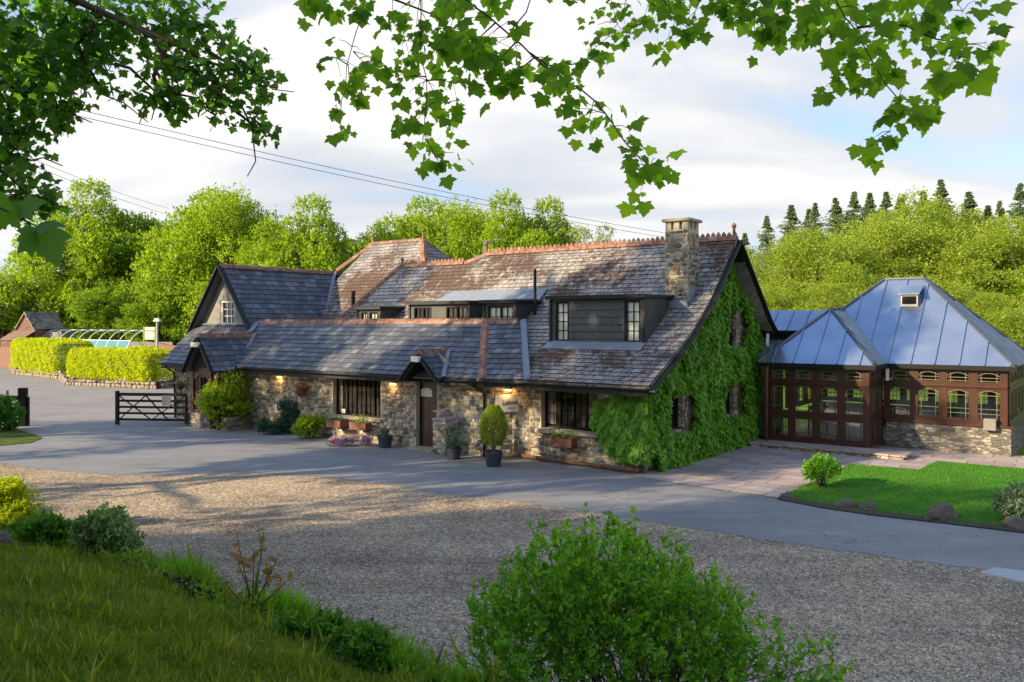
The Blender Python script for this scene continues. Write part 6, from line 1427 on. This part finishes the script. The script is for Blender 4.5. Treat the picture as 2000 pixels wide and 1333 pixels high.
# ---------------------------------------------------------------- overhanging sycamore (trunk behind the camera)
rng = np.random.default_rng(17); random.seed(5)
os_ = thing('overhanging_sycamore', 'bright green lobed sycamore sprays hanging across the top of the photo', 'tree', onbank(2.6, -3.2)); B0 = Vector(os_.location)
mb = MB(); mb.tube([(0,0,-.3),(.05,0,1.4),(0,.1,3),(-.2,.8,4.4),(-.5,2.2,5.2)], [.33,.27,.24,.16,.10], 12); mb.tube([(0,.1,3),(.3,.3,5),(.2,.2,8)], [.2,.14,.05], 9); mb.build('trunk', M['bark'], os_, smooth=True)
hub = Vector((-.5,2.2,5.2))
BR = [ # (points px,py,Y), r0, leaves/m, size scale
 ([(800,-160,4.5),(860,0,4.4),(930,55,4.3),(1000,110,4.25),(1060,160,4.2),(1110,195,4.15),(1160,235,4.1),(1200,285,4.1),(1240,335,4.05),(1268,362,4.05)],.016,62,1.0,'long diagonal branch ending near the chimney'),
 ([(735,-130,4.2),(718,0,4.1),(700,80,4.1),(688,135,4.1),(678,170,4.1),(676,215,4.05),(690,222,4.05)],.009,12,1.0,None),
 ([(688,140,4.1),(700,150,4.1),(720,150,4.1),(745,160,4.1)],.004,35,.9,None),([(680,165,4.1),(655,150,4.1),(630,160,4.1)],.004,40,1.0,None),([(676,215,4.05),(665,235,4.0),(655,245,4.0)],.003,60,.8,None),
 ([(735,-90,4.3),(765,35,4.2),(768,80,4.2),(790,115,4.2),(800,150,4.2)],.007,45,.8,None),
 ([(815,-90,4.0),(822,30,4.0),(822,100,4.0),(820,150,4.0),(836,195,4.0),(832,250,3.95),(828,300,3.95),(850,345,3.95)],.010,62,.85,'branch hanging straight down over the hipped roof'),
 ([(765,35,4.2),(800,50,4.2),(850,70,4.2),(890,110,4.2),(920,125,4.2)],.006,55,1.0,None),
 ([(836,195,4.0),(860,195,4.0),(885,205,4.0),(893,235,4.0)],.004,55,.7,None),([(832,190,4.0),(800,185,4.0),(775,195,4.0)],.004,50,.8,None),
 ([(1000,110,4.25),(1000,95,4.2),(1030,60,4.2),(1050,-40,4.2)],.005,10,.8,None),
 ([(1010,120,4.2),(980,150,4.2),(960,170,4.2)],.005,70,.9,None),([(1045,150,4.2),(1000,185,4.15),(980,200,4.15)],.005,70,1.0,None),
 ([(1035,140,4.2),(1070,165,4.2),(1130,163,4.2),(1178,143,4.15)],.005,28,.8,None),
 ([(965,85,4.3),(940,110,4.3),(900,130,4.3)],.005,60,1.0,None),
 ([(1190,-90,4.5),(1195,40,4.4),(1205,85,4.4),(1220,110,4.4)],.007,40,.7,None),([(1250,-90,4.6),(1230,20,4.5),(1215,70,4.4),(1190,110,4.4),(1165,130,4.4)],.007,45,.7,None),
 ([(1290,-90,4.4),(1300,40,4.3),(1320,75,4.3),(1345,95,4.3)],.009,75,.85,None),([(1400,-90,4.5),(1370,30,4.4),(1345,90,4.4)],.009,80,.95,None),([(1440,-90,4.3),(1440,20,4.3),(1470,70,4.3),(1490,90,4.3)],.009,80,1.0,None),
 ([(1180,-60,4.2),(1120,-10,4.2),(1080,5,4.2)],.006,40,.8,None),([(1240,-60,4.7),(1270,30,4.7),(1260,70,4.7)],.007,60,.85,None),
 ([(1540,-140,4.2),(1600,-20,4.1),(1625,30,4.05),(1650,75,4.0),(1672,98,4.0),(1700,155,3.95),(1728,200,3.95),(1755,232,3.9)],.014,55,1.05,'dark branch hanging at the right over the wood'),
 ([(1672,93,4.0),(1720,87,4.0),(1770,92,4.0),(1830,115,3.95),(1890,122,3.95),(1925,122,3.9)],.007,34,.95,None),
 ([(1755,232,3.9),(1745,265,3.9),(1738,295,3.9)],.004,44,1.0,None),([(1690,115,4.0),(1715,145,4.0),(1735,165,4.0)],.003,35,1.0,None),([(1755,232,3.9),(1790,235,3.9),(1815,245,3.9)],.004,50,1.0,None),([(1675,100,4.0),(1665,150,4.0),(1640,195,4.0)],.004,45,.9,None),
 ([(1890,122,3.95),(1870,150,3.9),(1860,160,3.9)],.003,30,1.45,None),
 ([(1560,-90,4.3),(1555,20,4.3),(1530,60,4.3)],.008,85,.95,None),([(1490,-90,4.5),(1520,10,4.5),(1500,50,4.5)],.008,70,1.1,None),([(1700,-90,4.2),(1690,0,4.2),(1720,30,4.2)],.006,50,1.0,None),
 ([(1780,-90,4.0),(1790,0,4.0),(1820,40,4.0),(1800,70,4.0)],.007,48,1.15,None),([(1850,-90,4.0),(1850,10,4.0),(1870,40,4.0),(1880,60,4.0)],.007,48,1.1,None),([(1660,-80,4.6),(1610,60,4.6),(1590,80,4.6)],.007,60,1.0,None),
 ([(560,-90,4.1),(585,-10,4.1),(600,20,4.1)],.006,30,1.0,None),([(480,-90,4.1),(500,-25,4.1)],.006,25,.8,None),([(640,-90,4.1),(655,-5,4.1),(670,35,4.1),(665,50,4.1)],.006,45,.9,None),
 ([(880,-90,4.1),(895,30,4.1),(880,90,4.1),(870,110,4.1)],.007,60,1.05,None),([(950,-80,4.1),(935,0,4.1),(960,30,4.1)],.006,40,.85,None),([(1010,-90,4.1),(1020,-15,4.1)],.006,30,.8,None)]
allP = []
for bi, (q, r0, dens, ss, lb) in enumerate(BR):
    pts = [P(a, b-38, Y)-B0 for a, b, Y in q]
    if q[0][1] < -50: pts = [hub.lerp(pts[0], .0 if r0 > .012 else .45)]+pts
    # densify with smooth jitter
    out = []
    for i in range(len(pts)-1):
        m_ = max(1, int((pts[i+1]-pts[i]).length/.07))
        for j in range(m_): out.append(pts[i].lerp(pts[i+1], j/m_)+Vector(rng.normal(size=3)*.004))
    out.append(pts[-1]); NN = len(out); mb = MB()
    mb.tube(out, [r0*(1-.8*i/(NN-1)) for i in range(NN)], 6)
    LP = []; LT_ = []
    ln = sum((out[i+1]-out[i]).length for i in range(NN-1)); vis = [o_ for o_ in out if (o_+B0).y > 2.5 and HY-F*((o_+B0).z-CAMZ)/(o_+B0).y > -90]
    vl = ln*len(vis)/NN; ntw = max(2, int(vl*dens/2.6)+1)
    for k in range(ntw):
        o0 = vis[min(len(vis)-1, int(len(vis)*(rng.random()**.85)))]; dr = Vector(rng.normal(size=3)); dr.z = dr.z*.6-.35; dr.normalize()
        tl = rng.uniform(.03, .15)*(1.2 if dens > 50 else .8); tip = o0+dr*tl; mb.tube([o0, o0.lerp(tip, .5)+Vector((0,0,.01)), tip], [.0022,.0018,.001], 4, cap=False)
        for j in range(4): LP.append(tip+Vector(rng.normal(size=3)*.035)); LT_.append(dr)
    for j in range(4): LP.append(out[-1]); LT_.append((out[-1]-out[-2]).normalized())
    bo = mb.build('branch', M['twig'], os_, smooth=True)
    if lb: bo['label'] = lb
    LP = np.array([tuple(a) for a in LP]); LT_ = np.array([tuple(a) for a in LT_]); n = len(LP)
    rz_ = rdir(n); T = LT_*.35+rz_*.55+np.array([0,.05,-.8]); S = np.where(rng.random(n) < .65, rng.uniform(.046, .078, n), rng.uniform(.024, .046, n))*ss
    Nn = rdir(n)*.65+np.array([-.15,-.75,.55]); LP = LP+unit(T)*(S*.6)[:,None]
    leaf_mesh('foliage', [(LP, T, Nn, S, L_MAPLE[0], L_MAPLE[1], 0)], M['leaf_syc'], bo)
# near dark spray low at the left edge
nsx = thing('sycamore_spray', 'large dark out-of-focus sycamore leaves on a twig at the left edge', 'leaf spray', P(-60,380,2.3)); B1 = np.array(nsx.location)
mb = MB(); mb.tube([Vector((0,0,0)), P(30,420,2.3)-nsx.location, P(75,445,2.3)-nsx.location], [.004,.003,.002], 5); mb.tube([Vector((-2.5,-.5,.8)), Vector((-.8,0,.25)), Vector((0,0,0))], [.02,.01,.004], 6); mb.build('twig', M['twig'], nsx)
lp_ = [(20,395,2.3,(-.2,0,-.3),.10),(72,445,2.3,(.45,.1,-.75),.115),(62,450,2.3,(-.1,0,-1),.075),(75,443,2.3,(.95,0,.1),.07),(-20,400,2.3,(-.5,0,-.4),.1),(40,410,2.3,(.7,0,.3),.07),(10,420,2.35,(-.7,.2,-.5),.07)]
leaf_mesh('foliage', [(np.array([tuple(P(a,b,Y)) for a,b,Y,_,_ in lp_])-B1, np.array([d for *_, d, s in lp_])+0., np.array([(.3,-.6,.8),(.9,-.5,.3),(-.3,-.9,.3),(0,-.5,.9),(.2,-.5,.8),(.1,-.7,.5),(.3,-.5,.6)]), np.array([s for *_, s in lp_]), L_MAPLE[0], L_MAPLE[1], 0)], M['leaf_dark'], nsx)

# shading trees outside the frame at the left (they throw the long dappled shade)
S1 = broadleaf('sycamore_tree', '', 'tree', 13, 5, 'leaf_dark', 6200, lsize=.28, k=5, seed=31, cb=.08, npuff=50, pr=(.16,.28))
first = True
for x, y, h, r, lb in [(-17,1.0,11,4.4,'tall sycamore on the bank left of the camera, outside the frame'),(-19.6,14.1,14.6,4.4,'sycamore left of the frame level with the porch'),(-27,1.3,12.5,3.6,'sycamore further off left of the frame'),(-8.5,-4.0,11,4.5,'sycamore on the bank behind the camera to the left'),(-28,21.5,13.5,4.4,'sycamore beyond the left gateway, outside the frame'),(-31,-3.2,14,5.6,'large sycamore far left on the bank'),(-19,-8,13,5.5,'sycamore far behind the camera on the left')]:
    o = S1 if first else copy_tree(S1); first = False
    o.location = (x, y, max(bank_z(x, y), 0)); o.scale = (r/5, r/5, h/13); o.rotation_euler = (0,0,random.uniform(0,6)); o['label'] = lb; o['group'] = 'shade trees left of the camera'

# ---------------------------------------------------------------- grass
rng = np.random.default_rng(8)
n = 420000; Y = rng.uniform(3.6, 17.5, n); X = (rng.uniform(-.66, .12, n))*Y
d = 6.15-(BN.x*X+BN.y*Y); keep = (d > .02) & (rng.random(n) < np.clip(1.15-Y*.02, .3, 1)*(.35+.65*np.clip(6/Y, 0, 1)))
X = X[keep]; Y = Y[keep]; d = d[keep]; n = len(X); Z = np.array([bank_z(a, b) for a, b in zip(X, Y)])
cl_ = .5+.5*np.sin(X*2.1+Y*1.3)*np.sin(X*1.1-Y*2.7+1); cl2 = .5+.5*np.sin(X*6.1+Y*2.3)*np.sin(X*3.1-Y*5.7)
hgt = rng.uniform(.025, .06, n)*(1+.8*cl_)+np.where(d < 1.1, rng.uniform(.0, .24, n)*cl2*(1.15-d), 0)
hgt = hgt*(.55+1.0*np.clip(.5+.5*np.sin(X*4.3+np.sin(Y*3))*np.sin(Y*3.7+X*2), 0, 1)); hgt = np.where(rng.random(n) < .03, hgt*2.2, hgt)
T = np.c_[rng.normal(size=n)*.38, rng.normal(size=n)*.38, np.ones(n)]; Nn = rdir(n)*np.array([1,1,.2])
wid = np.array(L_BLADE[0]); wid[:, 0] *= 3.2
ok = Z > -.05
tag(leaf_mesh('grass', [(np.c_[X,Y,Z][ok], T[ok], Nn[ok], hgt[ok], wid, L_BLADE[1], 0)], M['grass']), 'rough green grass growing on the foreground bank', 'grass', kind='stuff')
# broad-leaved weeds, moss cushions and dry leaves scattered through the bank
n = 2600; Y = rng.uniform(3.8, 15, n); X = rng.uniform(-.64, .1, n)*Y; d = 6.15-(BN.x*X+BN.y*Y); cw = np.sin(X*1.7+1)+np.sin(Y*2.3-X)+rng.normal(size=n)*.4
k_ = (d > .05) & ((cw > .5) | (d < .5)); X = X[k_]; Y = Y[k_]; p = np.c_[X, Y, [bank_z(a, b) for a, b in zip(X, Y)]]; n = len(p); h_ = n//2
tag(leaf_mesh('weeds', [sprigs(p[:h_], unit(rdir(h_)*.8+np.array([0,0,.6])), .06, 6, .035, tpl=L_OVAL), sprigs(p[h_:], unit(rdir(n-h_)+np.array([0,0,.5])), .05, 5, .03, tpl=L_OVAL, mi=1)], [M['leaf_mid'], M['leaf_sage']]), 'small broad-leaved weeds scattered in the grass bank', 'weeds', kind='stuff')
n = 1500; Y = rng.uniform(3.8, 13, n); X = rng.uniform(-.64, .1, n)*Y; d = 6.15-(BN.x*X+BN.y*Y); k_ = d > .05; X = X[k_]; Y = Y[k_]; p = np.c_[X, Y, [bank_z(a, b)+.035 for a, b in zip(X, Y)]]; n = len(p)
tag(leaf_mesh('fallen_leaves', [(p, rdir(n)*np.array([1,1,.3]), rdir(n)*.5+np.array([0,0,1.]), rng.uniform(.02,.05,n), L_OVAL[0], L_OVAL[1], 0)], M['leaf_litter']), 'dry brown leaves lying in the grass bank', 'leaves', kind='stuff')
# tall tussocks and dark tangle along the foot of the bank
n = 26000; s = rng.uniform(-1, 14, n); off = rng.normal(size=n)*.14+.22+.16*np.sin(s*1.9); X = -.3-s*.774-off*.633; Y = 8.2+s*.633-off*.774; Z = np.array([max(bank_z(a, b), 0) for a, b in zip(X, Y)])
cl3 = np.clip(.5+.5*np.sin(s*2.7)+.4*np.sin(s*6.1+2), 0, 1.3); k_ = rng.random(n) < cl3; X, Y, Z, cl3 = X[k_], Y[k_], Z[k_], cl3[k_]; n = len(X)
T = np.c_[rng.normal(size=n)*.35, rng.normal(size=n)*.35, np.ones(n)]; wid3 = np.array(L_BLADE[0]); wid3[:, 0] *= 1.1
tag(leaf_mesh('tall_grass', [(np.c_[X,Y,Z-.02], T, rdir(n)*np.array([1,1,.2]), rng.uniform(.12,.44,n)*(.4+.6*cl3), wid3, L_BLADE[1], 0)], M['leaf_priv']), 'tall bright grass tussocks fringing the foot of the bank', 'grass', kind='stuff')
n = 2400; s = rng.uniform(-1, 13, n); off = rng.normal(size=n)*.12+.62; X = -.3-s*.774-off*.633; Y = 8.2+s*.633-off*.774; p = np.c_[X, Y, [max(bank_z(a, b), 0) for a, b in zip(X, Y)]]; k_ = (np.sin(s*1.4+1)+.5*np.sin(s*4)) > -.2; p = p[k_]; n = len(p)
tag(leaf_mesh('ground_cover', [sprigs(p, unit(rdir(n)*.9+np.array([0,0,.35])), rng.uniform(.05,.16,n), 6, .06, tpl=L_IVY)], M['leaf_deep_green']), 'dark trailing ground cover behind the grass fringe of the bank', 'ground cover', kind='stuff')
# lawn grass
ln_ = [np.array((p.x, p.y)) for p in lawn_pts]; n = 60000
X = rng.uniform(5, 24, n); Y = rng.uniform(12.5, 22.5, n); ins_ = np.zeros(n, bool)
for i in range(len(ln_)):
    a, b = ln_[i], ln_[(i+1) % len(ln_)]
    c1_ = ((a[1] > Y) != (b[1] > Y)); xx = (b[0]-a[0])*(Y-a[1])/(b[1]-a[1]+1e-9)+a[0]; ins_ ^= c1_ & (X < xx)
X = X[ins_]; Y = Y[ins_]; n = len(X); T = np.c_[rng.normal(size=n)*.4, rng.normal(size=n)*.4, np.ones(n)]
wid2 = np.array(L_BLADE[0]); wid2[:, 0] *= 9
tag(leaf_mesh('lawn_grass', [(np.c_[X,Y,np.full(n,.018)], T, rdir(n)*np.array([1,1,.2]), rng.uniform(.022,.045,n), wid2, L_BLADE[1], 0)], M['grass_lawn']), 'short mown bright green grass of the lawn', 'grass', kind='stuff')
# verge tufts by the left gate
n = 2500; X = rng.uniform(-20, -14.2, n); Y = rng.uniform(24.5, 28.3, n)
# undergrowth along the toe of the bank
n = 2600; s = rng.uniform(0, 13, n); off = rng.normal(size=n)*.22+.35
X = -.3-s*.774-off*.633+0*s; Y = 8.2+s*.633-off*.774; Z = np.array([max(bank_z(a, b), 0) for a, b in zip(X, Y)])
msk = (np.sin(s*2.3)+np.sin(s*5.1+1)) > -.3; p = np.c_[X,Y,Z][msk]; n = len(p)
tag(leaf_mesh('undergrowth', [sprigs(p, unit(rdir(n)*.6+np.array([0,0,.8])), rng.uniform(.08,.34,n), 6, .06, tpl=L_OVAL), sprigs(p[:n//3], unit(rdir(n//3)*.7+np.array([0,0,.5])), rng.uniform(.05,.15,n//3), 5, .08, tpl=L_IVY, mi=1)], [M['leaf_mid'], M['leaf_dark']]), 'tangled low weeds and leaves along the foot of the bank', 'undergrowth', kind='stuff')
# weeds in the gravel and fallen leaves on the drive
rng = np.random.default_rng(12); n = 900; Y = rng.uniform(8.5, 17, n); X = rng.uniform(-.62, .62, n)*Y; cw = np.sin(X*1.3+2)+np.sin(Y*1.9+X*.6)
k_ = (cw > .55) & (F*(CAMZ)/Y > np.interp(1000+F*X/Y, [a for a, b in edge], [b for a, b in edge])-HY+8); p = np.c_[X, Y, np.zeros(n)][k_]
tag(leaf_mesh('weeds', [sprigs(p, unit(rdir(len(p))*.8+np.array([0,0,.5])), .035, 5, .018, tpl=L_DIA)], M['leaf_mid']), 'tiny green weeds sprouting in the gravel', 'weeds', kind='stuff')
n = 1500; Y = rng.uniform(9, 26, n); X = rng.uniform(-.6, .6, n)*Y; Ye = H0.y-.75*(X-H0.x)-.8
k_ = (Y < Ye) | (X > 3.2) & (Y < 17.5-(X-3.2)*.35); p = np.c_[X, Y, np.full(n, .012)][k_]; n = len(p)
tag(leaf_mesh('fallen_leaves', [(p, rdir(n)*np.array([1,1,.15]), rdir(n)*.3+np.array([0,0,1.]), rng.uniform(.02,.05,n), L_DIA[0], L_DIA[1], 0)], M['leaf_litter']), 'scattered small dry leaves on the drive and gravel', 'leaves', kind='stuff')
# pebbles strewn on the gravel (nearer ones as real stones)
rng = np.random.default_rng(3); n = 60000; Y = 8.3+10*rng.random(n)**1.4; X = rng.uniform(-.64, .66, n)*Y
tz = ([(-.5,-.35,0),(.5,-.4,0),(.55,.3,0),(-.4,.45,0),(-.25,-.15,.42),(.3,-.2,.38),(.28,.2,.42),(-.2,.2,.38)], [(4,5,6,7),(0,1,5,4),(1,2,6,5),(2,3,7,6),(3,0,4,7)])
def inside_gravel(px, py):
    ye = np.interp(px, [a for a, b in edge], [b for a, b in edge]); return py > ye-6*rng.random(len(py))**3
pyy = HY+F*CAMZ/Y; pxx = 1000+F*X/Y; k_ = inside_gravel(pxx, pyy) & ((6.15-(BN.x*X+BN.y*Y)) < 0)
X = X[k_]; Y = Y[k_]; n = len(X); a = rng.uniform(0, 6.28, n); T = np.c_[np.cos(a), np.sin(a), rng.normal(size=n)*.1]
def pebm():
    m, t = new_mat('pebbles'); geo = t.n('NewGeometry'); c = t.ramp((geo, 'Random Per Island'), [(0, (.12,.085,.055)), (.3, (.31,.235,.165)), (.6, (.47,.38,.28)), (.9, (.63,.55,.44)), (1, (.80,.74,.66))])
    finish(t, c, .8); return m
tag(leaf_mesh('loose_gravel', [(np.c_[X,Y,np.full(n,.001)], T, np.tile([0.,0,-1.],(n,1))*-1, rng.uniform(.008,.021,n), tz[0], tz[1], 0)], pebm()), 'loose brown and white pebbles strewn over the gravel yard', 'gravel', kind='stuff')
